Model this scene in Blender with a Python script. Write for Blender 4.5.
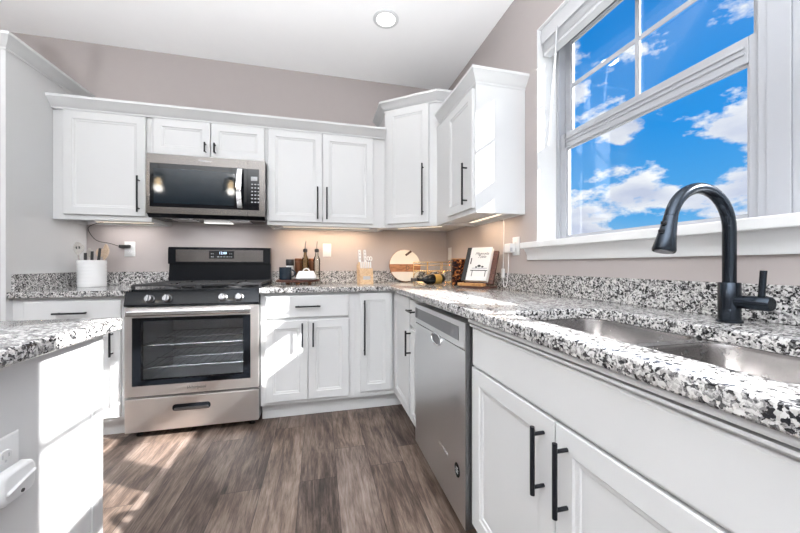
import bpy, bmesh, math, random
from mathutils import Vector, Matrix
PI = math.pi
random.seed(4)
for o in list(bpy.data.objects): bpy.data.objects.remove(o)
SC = bpy.context.scene
COL = SC.collection

# ------------------------------------------------------------------ camera, world, sun, exposure
H = 1.0694; TH = 0.2434
cam = bpy.data.cameras.new('camera'); camo = bpy.data.objects.new('camera', cam); COL.objects.link(camo)
camo.location = (0, 0, H); camo.rotation_euler = (PI/2, 0, -TH)
cam.sensor_width = 36; cam.lens = 36*325.17/800; cam.shift_y = -0.002; cam.clip_start = 0.02
SC.camera = camo
SC.cycles.blur_glossy = 0.0; SC.cycles.sample_clamp_indirect = 30.0
vs = SC.view_settings
SC.display_settings.display_device = 'sRGB'
vs.view_transform = 'Standard'; vs.look = 'None'; vs.gamma = 1; vs.use_curve_mapping = False
vs.exposure = 0.12

SUN_DIR = Vector((-1.0, 0.562, -0.715))
sun = bpy.data.lights.new('sun', 'SUN'); suno = bpy.data.objects.new('sun', sun); COL.objects.link(suno)
sun.energy = 24.0; sun.angle = math.radians(0.53); sun.color = (1, 0.975, 0.95)
suno.rotation_euler = SUN_DIR.to_track_quat('-Z', 'Y').to_euler(); suno.location = (6, -3, 5)

class NT:
    """small helper that wires shader nodes"""
    def __init__(s, tree): s.t = tree; s.n = tree.nodes; s.l = tree.links
    def new(s, typ, ins=None, **kw):
        n = s.n.new(typ)
        for k, v in kw.items(): setattr(n, k, v)
        for k, v in (ins or {}).items(): s.put(n.inputs[k], v)
        return n
    def put(s, sock, v):
        if isinstance(v, bpy.types.NodeSocket): s.l.new(v, sock)
        elif isinstance(v, bpy.types.Node): s.l.new(v.outputs[0], sock)
        else: sock.default_value = v
    def math(s, op, a, b=0.0, c=None):
        n = s.n.new('ShaderNodeMath'); n.operation = op
        s.put(n.inputs[0], a); s.put(n.inputs[1], b)
        if c is not None: s.put(n.inputs[2], c)
        return n.outputs[0]
    def ramp(s, fac, stops, interp='LINEAR'):
        n = s.n.new('ShaderNodeValToRGB'); e = n.color_ramp; e.interpolation = interp
        while len(e.elements) < len(stops): e.elements.new(0.5)
        for el, (p, c) in zip(e.elements, stops):
            el.position = p; el.color = tuple(c) + (1,) if len(c) == 3 else c
        s.put(n.inputs[0], fac); return n.outputs[0]
    def mix(s, fac, a, b, blend='MIX'):
        n = s.n.new('ShaderNodeMix'); n.data_type = 'RGBA'; n.blend_type = blend
        s.put(n.inputs[0], fac); s.put(n.inputs[6], a if not isinstance(a, tuple) else (*a, 1)); s.put(n.inputs[7], b if not isinstance(b, tuple) else (*b, 1))
        return n.outputs[2]

def make_world():
    w = bpy.data.worlds.new('sky'); SC.world = w; w.use_nodes = True
    N = NT(w.node_tree); N.n.clear()
    tc = N.new('ShaderNodeTexCoord')
    sep = N.new('ShaderNodeSeparateXYZ', {0: tc.outputs['Generated']})
    blue = N.ramp(sep.outputs[2], [(0.0, (.36, .60, .84)), (0.12, (.10, .40, .80)), (0.32, (.018, .29, .78)), (0.7, (.006, .215, .69))])
    mp = N.new('ShaderNodeMapping', {0: tc.outputs['Generated'], 'Location': (3.1, 1.7, 0.42), 'Scale': (3.4, 3.4, 6.6)})
    n1 = N.new('ShaderNodeTexNoise', {'Vector': mp, 'Scale': 1.55, 'Detail': 10.0, 'Roughness': 0.58, 'Lacunarity': 2.1})
    low = N.math('MULTIPLY', N.math('SUBTRACT', 0.30, sep.outputs[2]), 0.26)
    fac = N.ramp(N.math('ADD', n1.outputs[0], low), [(0.485, (0, 0, 0)), (0.55, (1, 1, 1))])
    mp2 = N.new('ShaderNodeMapping', {0: tc.outputs['Generated'], 'Location': (3.1, 1.7, 0.50), 'Scale': (3.4, 3.4, 6.6)})
    n2 = N.new('ShaderNodeTexNoise', {'Vector': mp2, 'Scale': 1.55, 'Detail': 7.0, 'Roughness': 0.5})
    shade = N.ramp(N.math('ADD', n2.outputs[0], low), [(0.42, (.95, .96, .98)), (0.68, (.55, .60, .76))])
    sky = N.mix(fac, blue, shade)
    col = N.mix(N.ramp(sep.outputs[2], [(0.0, (0, 0, 0)), (0.01, (1, 1, 1))]), (.85, .87, .78), sky)
    sd = -SUN_DIR.normalized()
    dt = N.new('ShaderNodeVectorMath', {0: tc.outputs['Generated'], 1: tuple(sd)}, operation='DOT_PRODUCT')
    glow = N.math('MULTIPLY', N.math('POWER', N.math('MAXIMUM', dt.outputs[1], 0.0), 9.0), 1.2)      # bright hazy sky round the sun
    halo = N.new('ShaderNodeVectorMath', {0: (1.0, .97, .93), 'Scale': glow}, operation='SCALE')
    col = N.mix(1.0, col, halo.outputs[0], 'ADD')
    bg = N.new('ShaderNodeBackground', {0: col, 1: 1.0})
    out = N.new('ShaderNodeOutputWorld', {0: bg})
make_world()

def area_light(name, loc, rot, sx, sy, power, color, parent=None, shape='RECTANGLE'):
    L = bpy.data.lights.new(name, 'AREA'); o = bpy.data.objects.new(name, L); COL.objects.link(o)
    L.shape = shape; L.size = sx
    if shape == 'RECTANGLE': L.size_y = sy
    L.energy = power; L.color = color; o.location = loc; o.rotation_euler = rot
    if parent: o.parent = parent
    return o
# fill lights added just inside the solid front and left walls, without openings
area_light('rear_fill', (-1.4, -4.62, 1.0), (PI/2, 0, 0), 4.2, 1.9, 30, (.93, .965, 1))
area_light('side_fill', (-4.62, -1.2, 1.3), (PI/2, 0, -PI/2), 3.4, 1.5, 3, (.93, .965, 1))

# ------------------------------------------------------------------ materials
def mat(name, color, rough=0.5, metal=0.0, var=0.03, scale=30.0, bump=0.0, spec=0.5, stretch=(1, 1, 1), rvar=0.0, **kw):
    m = bpy.data.materials.new(name); m.use_nodes = True
    N = NT(m.node_tree); b = N.n['Principled BSDF']
    tc = N.new('ShaderNodeTexCoord')
    mp = N.new('ShaderNodeMapping', {0: tc.outputs['Object'], 'Scale': stretch})
    nz = N.new('ShaderNodeTexNoise', {'Vector': mp, 'Scale': scale, 'Detail': 4.0})
    lo = tuple(max(0, c*(1-var)) for c in color); hi = tuple(min(1, c*(1+var)) for c in color)
    N.put(b.inputs['Base Color'], N.mix(nz.outputs[0], lo, hi))
    b.inputs['Metallic'].default_value = metal
    b.inputs['Specular IOR Level'].default_value = spec
    if rvar: N.put(b.inputs['Roughness'], N.math('MULTIPLY_ADD', nz.outputs[0], rvar*2, rough-rvar))
    else: b.inputs['Roughness'].default_value = rough
    if bump:
        bp = N.new('ShaderNodeBump', {'Height': nz.outputs[0], 'Strength': bump, 'Distance': 0.002}); N.put(b.inputs['Normal'], bp)
    for k, v in kw.items(): b.inputs[k.replace('_', ' ')].default_value = v
    return m
def emit_mat(name, color, strength):
    m = mat(name, color, 0.5); b = m.node_tree.nodes['Principled BSDF']
    b.inputs['Emission Color'].default_value = (*color, 1); b.inputs['Emission Strength'].default_value = strength
    return m
def glass_mat(name, tint, refl=1.0):
    m = bpy.data.materials.new(name); m.use_nodes = True; N = NT(m.node_tree); N.n.clear()
    tr = N.new('ShaderNodeBsdfTransparent', {0: (*tint, 1)}); gl = N.new('ShaderNodeBsdfGlossy', {0: (1, 1, 1, 1), 'Roughness': 0.01})
    fr = N.new('ShaderNodeFresnel', {0: 1.45}); mx = N.new('ShaderNodeMixShader', {0: N.math('MULTIPLY', fr.outputs[0], refl), 1: tr, 2: gl})
    N.new('ShaderNodeOutputMaterial', {0: mx}); return m
def granite_mat():
    m = bpy.data.materials.new('granite'); m.use_nodes = True; N = NT(m.node_tree); b = N.n['Principled BSDF']
    tc = N.new('ShaderNodeTexCoord'); geo = N.new('ShaderNodeNewGeometry')
    wn = N.new('ShaderNodeTexNoise', {'Vector': geo.outputs['Position'], 'Scale': 85.0, 'Detail': 6.0})
    vec = N.new('ShaderNodeVectorMath', {0: geo.outputs['Position'], 1: N.new('ShaderNodeVectorMath', {0: wn.outputs['Color'], 'Scale': 0.017}, operation='SCALE').outputs[0]}, operation='ADD')
    v1 = N.new('ShaderNodeTexVoronoi', {'Vector': vec, 'Scale': 185.0})
    s1 = N.new('ShaderNodeSeparateColor', {0: v1.outputs['Color']})
    v2 = N.new('ShaderNodeTexVoronoi', {'Vector': vec, 'Scale': 330.0})
    s2 = N.new('ShaderNodeSeparateColor', {0: v2.outputs['Color']})
    big = N.new('ShaderNodeTexNoise', {'Vector': geo.outputs['Position'], 'Scale': 38.0, 'Detail': 2.0})
    k = N.math('ADD', s1.outputs[0], N.math('MULTIPLY', N.math('SUBTRACT', big.outputs[0], 0.5), 0.9))
    k = N.math('ADD', k, N.math('MULTIPLY', N.math('SUBTRACT', s2.outputs[0], 0.5), 0.30))
    base = N.ramp(k, [(0.0, (.012, .012, .015)), (0.18, (.06, .06, .063)), (0.27, (.17, .166, .168)), (0.42, (.30, .293, .29)), (0.56, (.42, .412, .405)), (0.76, (.56, .552, .545))], 'CONSTANT')
    N.put(b.inputs['Base Color'], base)
    b.inputs['Roughness'].default_value = 0.12
    return m
def floor_mat():
    m = bpy.data.materials.new('wood_planks'); m.use_nodes = True; N = NT(m.node_tree); b = N.n['Principled BSDF']
    geo = N.new('ShaderNodeNewGeometry'); sep = N.new('ShaderNodeSeparateXYZ', {0: geo.outputs['Position']})
    W, L = 0.178, 1.22
    xs = N.math('DIVIDE', N.math('ADD', sep.outputs[0], 10.06), W); row = N.math('FLOOR', xs)
    wn = N.new('ShaderNodeTexWhiteNoise', {'W': row}, noise_dimensions='1D')
    ys = N.math('ADD', N.math('DIVIDE', N.math('ADD', sep.outputs[1], 10), L), N.math('MULTIPLY', wn.outputs[0], 7.3)); cl = N.math('FLOOR', ys)
    cmb = N.new('ShaderNodeCombineXYZ', {0: row, 1: cl})
    pid = N.new('ShaderNodeTexWhiteNoise', {'Vector': cmb}, noise_dimensions='2D')
    off = N.new('ShaderNodeVectorMath', {0: geo.outputs['Position'], 1: N.new('ShaderNodeVectorMath', {0: pid.outputs['Color'], 'Scale': 9.0}, operation='SCALE').outputs[0]}, operation='ADD')
    m1 = N.new('ShaderNodeMapping', {0: off, 'Scale': (26, 2.6, 1)})
    g1 = N.new('ShaderNodeTexNoise', {'Vector': m1, 'Scale': 1.0, 'Detail': 8.0, 'Roughness': 0.68, 'Distortion': 1.4})
    m2 = N.new('ShaderNodeMapping', {0: off, 'Scale': (170, 14, 1)})
    g2 = N.new('ShaderNodeTexNoise', {'Vector': m2, 'Scale': 1.0, 'Detail': 4.0, 'Roughness': 0.65})
    m3 = N.new('ShaderNodeMapping', {0: off, 'Scale': (8, 2.2, 1)})
    g3 = N.new('ShaderNodeTexNoise', {'Vector': m3, 'Scale': 1.0, 'Detail': 4.0, 'Distortion': 0.8})
    m4 = N.new('ShaderNodeMapping', {0: off, 'Scale': (7.5, 2.0, 1)})
    kn = N.new('ShaderNodeTexVoronoi', {'Vector': m4, 'Scale': 1.0})
    knot = N.ramp(kn.outputs['Distance'], [(0.02, (1, 1, 1)), (0.13, (0, 0, 0))])
    t = N.math('ADD', N.math('MULTIPLY', g1.outputs[0], 0.66), N.math('ADD', N.math('MULTIPLY', pid.outputs[0], 0.13), N.math('ADD', N.math('MULTIPLY', g2.outputs[0], 0.36), N.math('MULTIPLY', g3.outputs[0], 0.46))))
    t = N.math('SUBTRACT', t, N.math('MULTIPLY', knot, 0.22))
    c = N.ramp(N.math('SUBTRACT', t, 0.325), [(0.24, (.014, .010, .008)), (0.36, (.050, .034, .027)), (0.47, (.115, .080, .062)), (0.60, (.205, .155, .126)), (0.80, (.33, .275, .24))])
    hue = N.new('ShaderNodeSeparateColor', {0: pid.outputs['Color']})
    c = N.mix(N.math('MULTIPLY', hue.outputs[1], 0.55), c, N.mix(1.0, c, (.82, .88, 1.0), 'MULTIPLY'))
    fx = N.math('FRACT', xs); fy = N.math('FRACT', ys)
    gx = N.math('MINIMUM', fx, N.math('SUBTRACT', 1.0, fx)); gy = N.math('MINIMUM', fy, N.math('SUBTRACT', 1.0, fy))
    gap = N.math('MAXIMUM', N.math('LESS_THAN', gx, 0.009), N.math('LESS_THAN', gy, 0.0013))
    N.put(b.inputs['Base Color'], N.mix(N.math('MULTIPLY', gap, 0.7), c, (.012, .009, .008)))
    b.inputs['Roughness'].default_value = 0.42; b.inputs['Specular IOR Level'].default_value = 0.35
    bp = N.new('ShaderNodeBump', {'Height': N.math('SUBTRACT', g1.outputs[0], gap), 'Strength': 0.15, 'Distance': 0.002}); N.put(b.inputs['Normal'], bp)
    return m
def wood_mat(name, c0, c1, stretch=(30, 3, 30), rough=0.45):
    m = bpy.data.materials.new(name); m.use_nodes = True; N = NT(m.node_tree); b = N.n['Principled BSDF']
    tc = N.new('ShaderNodeTexCoord'); mp = N.new('ShaderNodeMapping', {0: tc.outputs['Object'], 'Scale': stretch})
    nz = N.new('ShaderNodeTexNoise', {'Vector': mp, 'Scale': 3.0, 'Detail': 5.0, 'Distortion': 0.8})
    N.put(b.inputs['Base Color'], N.ramp(nz.outputs[0], [(0.35, c0), (0.65, c1)])); b.inputs['Roughness'].default_value = rough
    return m
def amber_mat():
    m = bpy.data.materials.new('amber_pattern'); m.use_nodes = True; N = NT(m.node_tree); b = N.n['Principled BSDF']
    tc = N.new('ShaderNodeTexCoord')
    v = N.new('ShaderNodeTexNoise', {'Vector': tc.outputs['Object'], 'Scale': 34.0, 'Detail': 3.0, 'Distortion': 1.2})
    N.put(b.inputs['Base Color'], N.ramp(v.outputs[0], [(0.46, (.010, .004, .003)), (0.55, (.05, .015, .008)), (0.63, (.28, .09, .022)), (0.74, (.42, .24, .12))]))
    b.inputs['Roughness'].default_value = 0.25; return m

CAB = mat('cabinet_white', (.565, .57, .575), 0.32, var=0.01, scale=8)
WALL = mat('greige_paint', (.385, .347, .337), 0.75, var=0.02, scale=14, bump=0.03)
CEIL = mat('ceiling_paint', (.93, .93, .93), 0.85, var=0.012, scale=10)
TRIM = mat('trim_white', (.64, .645, .65), 0.38, var=0.01, scale=10)
VINYL = mat('vinyl_white', (.33, .34, .365), 0.35, var=0.008, scale=20)
GRANITE = granite_mat()
FLOOR = floor_mat()
BLACKM = mat('matte_black_metal', (.008, .009, .012), 0.36, 0.0, spec=0.3, var=0.1, scale=60)
STEEL = mat('brushed_steel', (.78, .755, .74), 0.36, 1.0, var=0.04, scale=14, stretch=(1, 40, 40), rvar=0.04)
STEELM = mat('microwave_steel', (.115, .107, .102), 0.25, 1.0, var=0.05, scale=14, stretch=(1, 40, 40), rvar=0.04)
STEELV = mat('dishwasher_steel', (.66, .665, .675), 0.33, 1.0, var=0.02, scale=10, stretch=(30, 30, 1.5), rvar=0.02)
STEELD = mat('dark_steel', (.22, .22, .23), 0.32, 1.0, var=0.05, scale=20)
SINKM = mat('sink_steel', (.42, .41, .41), 0.26, 1.0, var=0.06, scale=30, rvar=0.05)
CHROME = mat('bright_steel', (.80, .80, .81), 0.14, 1.0, var=0.03, scale=20)
BLKG = mat('black_enamel', (.008, .009, .011), 0.12, var=0.1, scale=30, spec=0.14)
BLKGLASS = mat('black_glass', (.005, .006, .008), 0.05, var=0.1, scale=20, spec=0.28)
SLATE = mat('inner_dark_glass', (.010, .016, .022), 0.06, var=0.12, scale=16, spec=0.3)
IRON = mat('cast_iron', (.018, .018, .02), 0.5, var=0.2, scale=90, bump=0.2)
LINER = mat('speckled_oven_enamel', (.62, .63, .65), 0.4, var=0.5, scale=220)
RACK = mat('oven_rack_wire', (.62, .62, .62), 0.25, 1.0)
GUN = mat('faucet_black', (.032, .040, .052), 0.20, 0.92, var=0.08, scale=40)
PLAST = mat('white_plastic', (.64, .645, .65), 0.3, var=0.01, scale=20)
PLASTD = mat('dark_slot', (.03, .03, .03), 0.5)
GREYP = mat('grey_print', (.42, .43, .45), 0.5)
CERAM = mat('white_ceramic', (.68, .685, .69), 0.14, var=0.01, scale=20)
NAVY = mat('navy_glaze', (.018, .030, .045), 0.18, var=0.1, scale=20)
BRONZE = mat('bronze_tin', (.20, .085, .045), 0.28, 0.7, var=0.1, scale=30)
WOODL = wood_mat('pale_wood', (.52, .34, .19), (.68, .48, .29))
WOODM = wood_mat('acacia_wood', (.20, .075, .028), (.40, .17, .07), (4, 20, 26))
WOODD = wood_mat('dark_mahogany', (.05, .017, .012), (.12, .045, .03))
WOODH = wood_mat('honey_wood', (.36, .17, .06), (.52, .28, .11), (3, 30, 30))
SPOON = wood_mat('spoon_wood', (.50, .37, .26), (.62, .48, .36))
SPOONG = wood_mat('grey_washed_wood', (.36, .34, .31), (.50, .47, .44))
MARBLE = mat('cream_marble', (.60, .565, .50), 0.2, var=0.04, scale=12)
LEATH = mat('brown_leather', (.06, .025, .015), 0.5)
GOLD = mat('gold_wire', (.78, .52, .25), 0.25, 1.0)
LABELG = mat('gold_label', (.42, .25, .06), 0.4)
BOTTLE = mat('black_bottle_glass', (.008, .010, .011), 0.06)
AMBER = amber_mat()
PAPER = mat('cover_paper', (.62, .615, .60), 0.35, var=0.01)
PAGES = mat('page_edges', (.80, .77, .70), 0.7, stretch=(1, 1, 60))
RUBBER = mat('black_rubber', (.015, .015, .016), 0.5)
GLASS = glass_mat('window_glass', (.97, .98, .98), 0.08)
OVENGLASS = glass_mat('tinted_oven_glass', (.86, .87, .88))
CLEAR = glass_mat('clear_glass', (.90, .91, .88), 1.2)
OIL = glass_mat('oil_glass', (.62, .50, .30), 1.2)
LENS = emit_mat('lamp_lens', (1, .98, .96), 1.3)
WARM = emit_mat('warm_strip', (1, .84, .66), 1.3)
LCD = emit_mat('lcd_digits', (.55, .72, .95), 1.2)
BULB = emit_mat('warm_bulb', (1, .72, .42), 30.0)
BLINDM = mat('blind_white', (.48, .485, .50), 0.45)

# ------------------------------------------------------------------ mesh helpers
def rootloc(o):
    while o.parent is not None: o = o.parent
    return o.location.copy()
class MB:
    def __init__(s, M=None): s.bm = bmesh.new(); s.M = M or Matrix.Identity(4); s.round = False
    def poly(s, pts, faces):
        vs = [s.bm.verts.new(s.M @ Vector(p)) for p in pts]
        for f in faces:
            try: s.bm.faces.new([vs[i] for i in f])
            except ValueError: pass
        return s
    def box(s, x0, x1, y0, y1, z0, z1, b=0.0):
        if b > 0:
            t = bmesh.new(); bmesh.ops.create_cube(t, size=1)
            for v in t.verts: v.co = Vector((x0+(v.co.x+.5)*(x1-x0), y0+(v.co.y+.5)*(y1-y0), z0+(v.co.z+.5)*(z1-z0)))
            bmesh.ops.bevel(t, geom=t.edges[:]+t.verts[:], offset=b, segments=2, profile=0.6, affect='EDGES')
            t.verts.index_update()
            s.poly([v.co for v in t.verts], [[v.index for v in f.verts] for f in t.faces]); t.free(); return s
        p = [(x, y, z) for x in (x0, x1) for y in (y0, y1) for z in (z0, z1)]
        return s.poly(p, [(0,1,3,2), (4,6,7,5), (0,4,5,1), (2,3,7,6), (0,2,6,4), (1,5,7,3)])
    def loft(s, loops, cap0=True, cap1=True, closed=True):
        s.round = True
        n = len(loops[0]); pts = [p for l in loops for p in l]; f = []
        for i in range(len(loops)-1):
            for j in range(n if closed else n-1):
                k = (j+1) % n
                f.append((i*n+j, i*n+k, (i+1)*n+k, (i+1)*n+j))
        if cap0: f.append(tuple(range(n-1, -1, -1)))
        if cap1: f.append(tuple(range((len(loops)-1)*n, len(loops)*n)))
        return s.poly(pts, f)
    def lathe(s, prof, n=28, c=(0, 0, 0), sx=1, sy=1):
        loops = [[(c[0]+r*sx*math.cos(2*PI*j/n), c[1]+r*sy*math.sin(2*PI*j/n), c[2]+z) for j in range(n)] for r, z in prof]
        return s.loft(loops)
    def tube(s, path, r, n=10, closed=False):
        P = [Vector(p) for p in path]; m = len(P)
        R = r if isinstance(r, (list, tuple)) else [r]*m
        T = []
        for i in range(m):
            a = P[(i-1) % m] if closed or i else P[i]; b = P[(i+1) % m] if closed or i < m-1 else P[i]
            T.append((b-a).normalized())
        up = Vector((0, 0, 1)) if abs(T[0].z) < 0.9 else Vector((1, 0, 0))
        u = T[0].cross(up).normalized(); loops = []
        for i in range(m):
            u = (u - T[i]*u.dot(T[i])).normalized(); v = T[i].cross(u)
            loops.append([tuple(P[i]+R[i]*(math.cos(2*PI*j/n)*u+math.sin(2*PI*j/n)*v)) for j in range(n)])
        if closed: loops.append(loops[0]); return s.loft(loops, False, False)
        return s.loft(loops)
    def cyl(s, a, b, r, n=16, r2=None): return s.tube([a, b], [r, r if r2 is None else r2], n)
    def rings(s, x0, x1, z0, z1, lp, cap0=True, cap1=True):
        """nested rectangles (inset, y) in the x-z plane: door and drawer fronts"""
        return s.loft([[(x0+i, y, z0+i), (x1-i, y, z0+i), (x1-i, y, z1-i), (x0+i, y, z1-i)] for i, y in lp], cap0, cap1)
    def prism(s, poly, z0, z1):
        return s.loft([[(x, y, z0) for x, y in poly], [(x, y, z1) for x, y in poly]])
    def build(s, name, m, parent=None, smooth=None, loc=None):
        if smooth is None: smooth = 40 if s.round else 12
        bmesh.ops.remove_doubles(s.bm, verts=s.bm.verts[:], dist=1e-6)
        bmesh.ops.recalc_face_normals(s.bm, faces=s.bm.faces[:])
        me = bpy.data.meshes.new(name)
        if parent is not None: off = rootloc(parent)
        elif loc is not None: off = Vector(loc)
        else:
            xs = [v.co for v in s.bm.verts]
            off = Vector(((min(v.x for v in xs)+max(v.x for v in xs))/2, (min(v.y for v in xs)+max(v.y for v in xs))/2, min(v.z for v in xs)))
        for v in s.bm.verts: v.co -= off
        for f in s.bm.faces: f.smooth = True
        s.bm.to_mesh(me); s.bm.free()
        me.set_sharp_from_angle(angle=math.radians(smooth))
        me.materials.append(m)
        o = bpy.data.objects.new(name, me); COL.objects.link(o)
        if parent is not None: o.parent = parent
        else: o.location = off
        return o
def tag(o, label, cat, group=None):
    o['label'] = label; o['category'] = cat
    if group: o['group'] = group
    return o
def thing(name, loc, label, cat, group=None):
    o = bpy.data.objects.new(name, None); COL.objects.link(o); o.location = loc; o.empty_display_size = 0.05
    return tag(o, label, cat, group)
def struct(o): o['kind'] = 'structure'; return o
def FR(loc, deg): return Matrix.Translation(loc) @ Matrix.Rotation(math.radians(deg), 4, 'Z')
def curve_slab(loops, z0, z1, bev, name, m, parent=None):
    """flat plate with holes: closed 2-D loops, filled, given thickness and rounded arrises"""
    cu = bpy.data.curves.new('tmp', 'CURVE'); cu.dimensions = '2D'; cu.fill_mode = 'BOTH'
    for lp in loops:
        sp = cu.splines.new('POLY'); sp.points.add(len(lp)-1); sp.use_cyclic_u = True
        for p, (x, y) in zip(sp.points, lp): p.co = (x, y, 0, 1)
    cu.extrude = (z1-z0)/2-bev; cu.bevel_depth = bev; cu.bevel_resolution = 2; cu.offset = -bev
    o = bpy.data.objects.new('tmp', cu); COL.objects.link(o)
    me = bpy.data.meshes.new_from_object(o.evaluated_get(bpy.context.evaluated_depsgraph_get()))
    b = MB(); b.bm.from_mesh(me)
    for v in b.bm.verts: v.co.z += (z0+z1)/2
    bpy.data.objects.remove(o); bpy.data.curves.remove(cu); bpy.data.meshes.remove(me)
    return b.build(name, m, parent, 35)
def rrect(cx, cy, w, h, r, n=5):
    out = []
    for sx, sy, a0 in ((1, 1, 0), (-1, 1, 90), (-1, -1, 180), (1, -1, 270)):
        for i in range(n+1):
            a = math.radians(a0+90*i/n)
            out.append((cx+sx*(w/2-r)+r*math.cos(a), cy+sy*(h/2-r)+r*math.sin(a)))
    return out
def text_mesh(txt, size, M, name, m, parent, ext=0.0004, shear=0.0):
    """raised lettering in the local x-z plane of M, facing local -y"""
    cu = bpy.data.curves.new('tmp', 'FONT'); cu.body = txt; cu.size = size; cu.extrude = ext; cu.align_x = 'CENTER'; cu.align_y = 'CENTER'; cu.shear = shear
    o = bpy.data.objects.new('tmp', cu); COL.objects.link(o)
    me = bpy.data.meshes.new_from_object(o.evaluated_get(bpy.context.evaluated_depsgraph_get()))
    b = MB(); b.bm.from_mesh(me); R = M @ Matrix.Rotation(PI/2, 4, 'X')
    for v in b.bm.verts: v.co = R @ v.co
    bpy.data.objects.remove(o); bpy.data.curves.remove(cu); bpy.data.meshes.remove(me)
    return b.build(name, m, parent)
def sweep(path, prof, parent, name, m, flip=1):
    """profile (out, z) swept along a plan polyline with mitred corners"""
    P = [Vector((x, y)) for x, y in path]; loops = []
    for i, p in enumerate(P):
        d0 = (p-P[i-1]).normalized() if i else None; d1 = (P[i+1]-p).normalized() if i < len(P)-1 else None
        n0 = Vector((d0.y, -d0.x))*flip if d0 else None; n1 = Vector((d1.y, -d1.x))*flip if d1 else None
        if n0 is None: n = n1
        elif n1 is None: n = n0
        else: n = (n0+n1); n = n/max(0.2, n.dot(n0))
        loops.append([(p.x+n.x*o, p.y+n.y*o, z) for o, z in prof])
    return MB().loft(loops).build(name, m, parent, 30)

# ------------------------------------------------------------------ room dimensions
YB, XR, XP, ZC = 2.971, 1.207, -1.714, 2.76
CT, CB = 0.914, 0.879
XD = 0.532          # face of the doors under the window
YD = 2.336          # face of the doors beside the range
ROOM_L, ROOM_R, ROOM_F = -4.7, XR, -4.7

struct(MB().box(ROOM_L, 1.42, ROOM_F, 3.12, -0.1, 0).build('floor', FLOOR))
struct(MB().box(ROOM_L, 1.42, ROOM_F, 3.12, ZC, ZC+0.1).build('ceiling', CEIL))
struct(MB().box(ROOM_L, 1.42, YB, 3.12, 0, ZC).build('wall_back', WALL))
WY0, WY1, WZ0, WZ1 = -0.28, 1.613, 1.165, 2.41      # window opening
w = MB()
w.box(XR, 1.42, ROOM_F, WY0, 0, ZC); w.box(XR, 1.42, WY1, YB-0.0005, 0, ZC)
w.box(XR, 1.42, WY0, WY1, 0, WZ0); w.box(XR, 1.42, WY0, WY1, WZ1, ZC)
struct(w.build('wall_right', WALL))
struct(MB().box(ROOM_L-0.1, ROOM_L, ROOM_F, YB-0.0005, 0, ZC).build('wall_left', WALL))
struct(MB().box(ROOM_L, XR, ROOM_F-0.1, ROOM_F, 0, ZC).build('wall_front', WALL))
struct(MB().box(ROOM_L+0.001, XP-0.9, YB-0.014, YB-0.0005, 0.0005, 0.11).build('baseboard_back', TRIM))

# window return lining, stool and apron
t = MB()
t.box(XR-0.001, 1.33, WY1-0.006, WY1-0.0003, WZ0+0.036, WZ1-0.0003)
t.box(XR-0.001, 1.33, WY0+0.0003, WY0+0.006, WZ0+0.036, WZ1-0.0003)
t.box(XR-0.001, 1.33, WY0+0.006, WY1-0.006, WZ1-0.006, WZ1-0.0003)
struct(t.build('trim_1', TRIM)); 
t = MB(); t.box(XR, 1.35, WY0+0.001, WY1-0.0065, WZ0+0.0005, WZ0+0.035)
t.box(XR-0.052, XR-0.0004, WY0-0.09, WY1+0.09, WZ0+0.0005, WZ0+0.035, 0.004)
struct(t.build('trim_2', TRIM))
t = MB()
prof = [(0.0005, 1.098), (0.012, 1.098), (0.014, 1.104), (0.013, 1.125), (0.018, 1.132), (0.020, 1.142), (0.030, 1.152), (0.034, 1.165), (0.0005, 1.165)]
t.loft([[(XR-o, y, z) for o, z in prof] for y in (WY0-0.075, WY1+0.075)])
struct(t.build('trim_3', TRIM))

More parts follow.
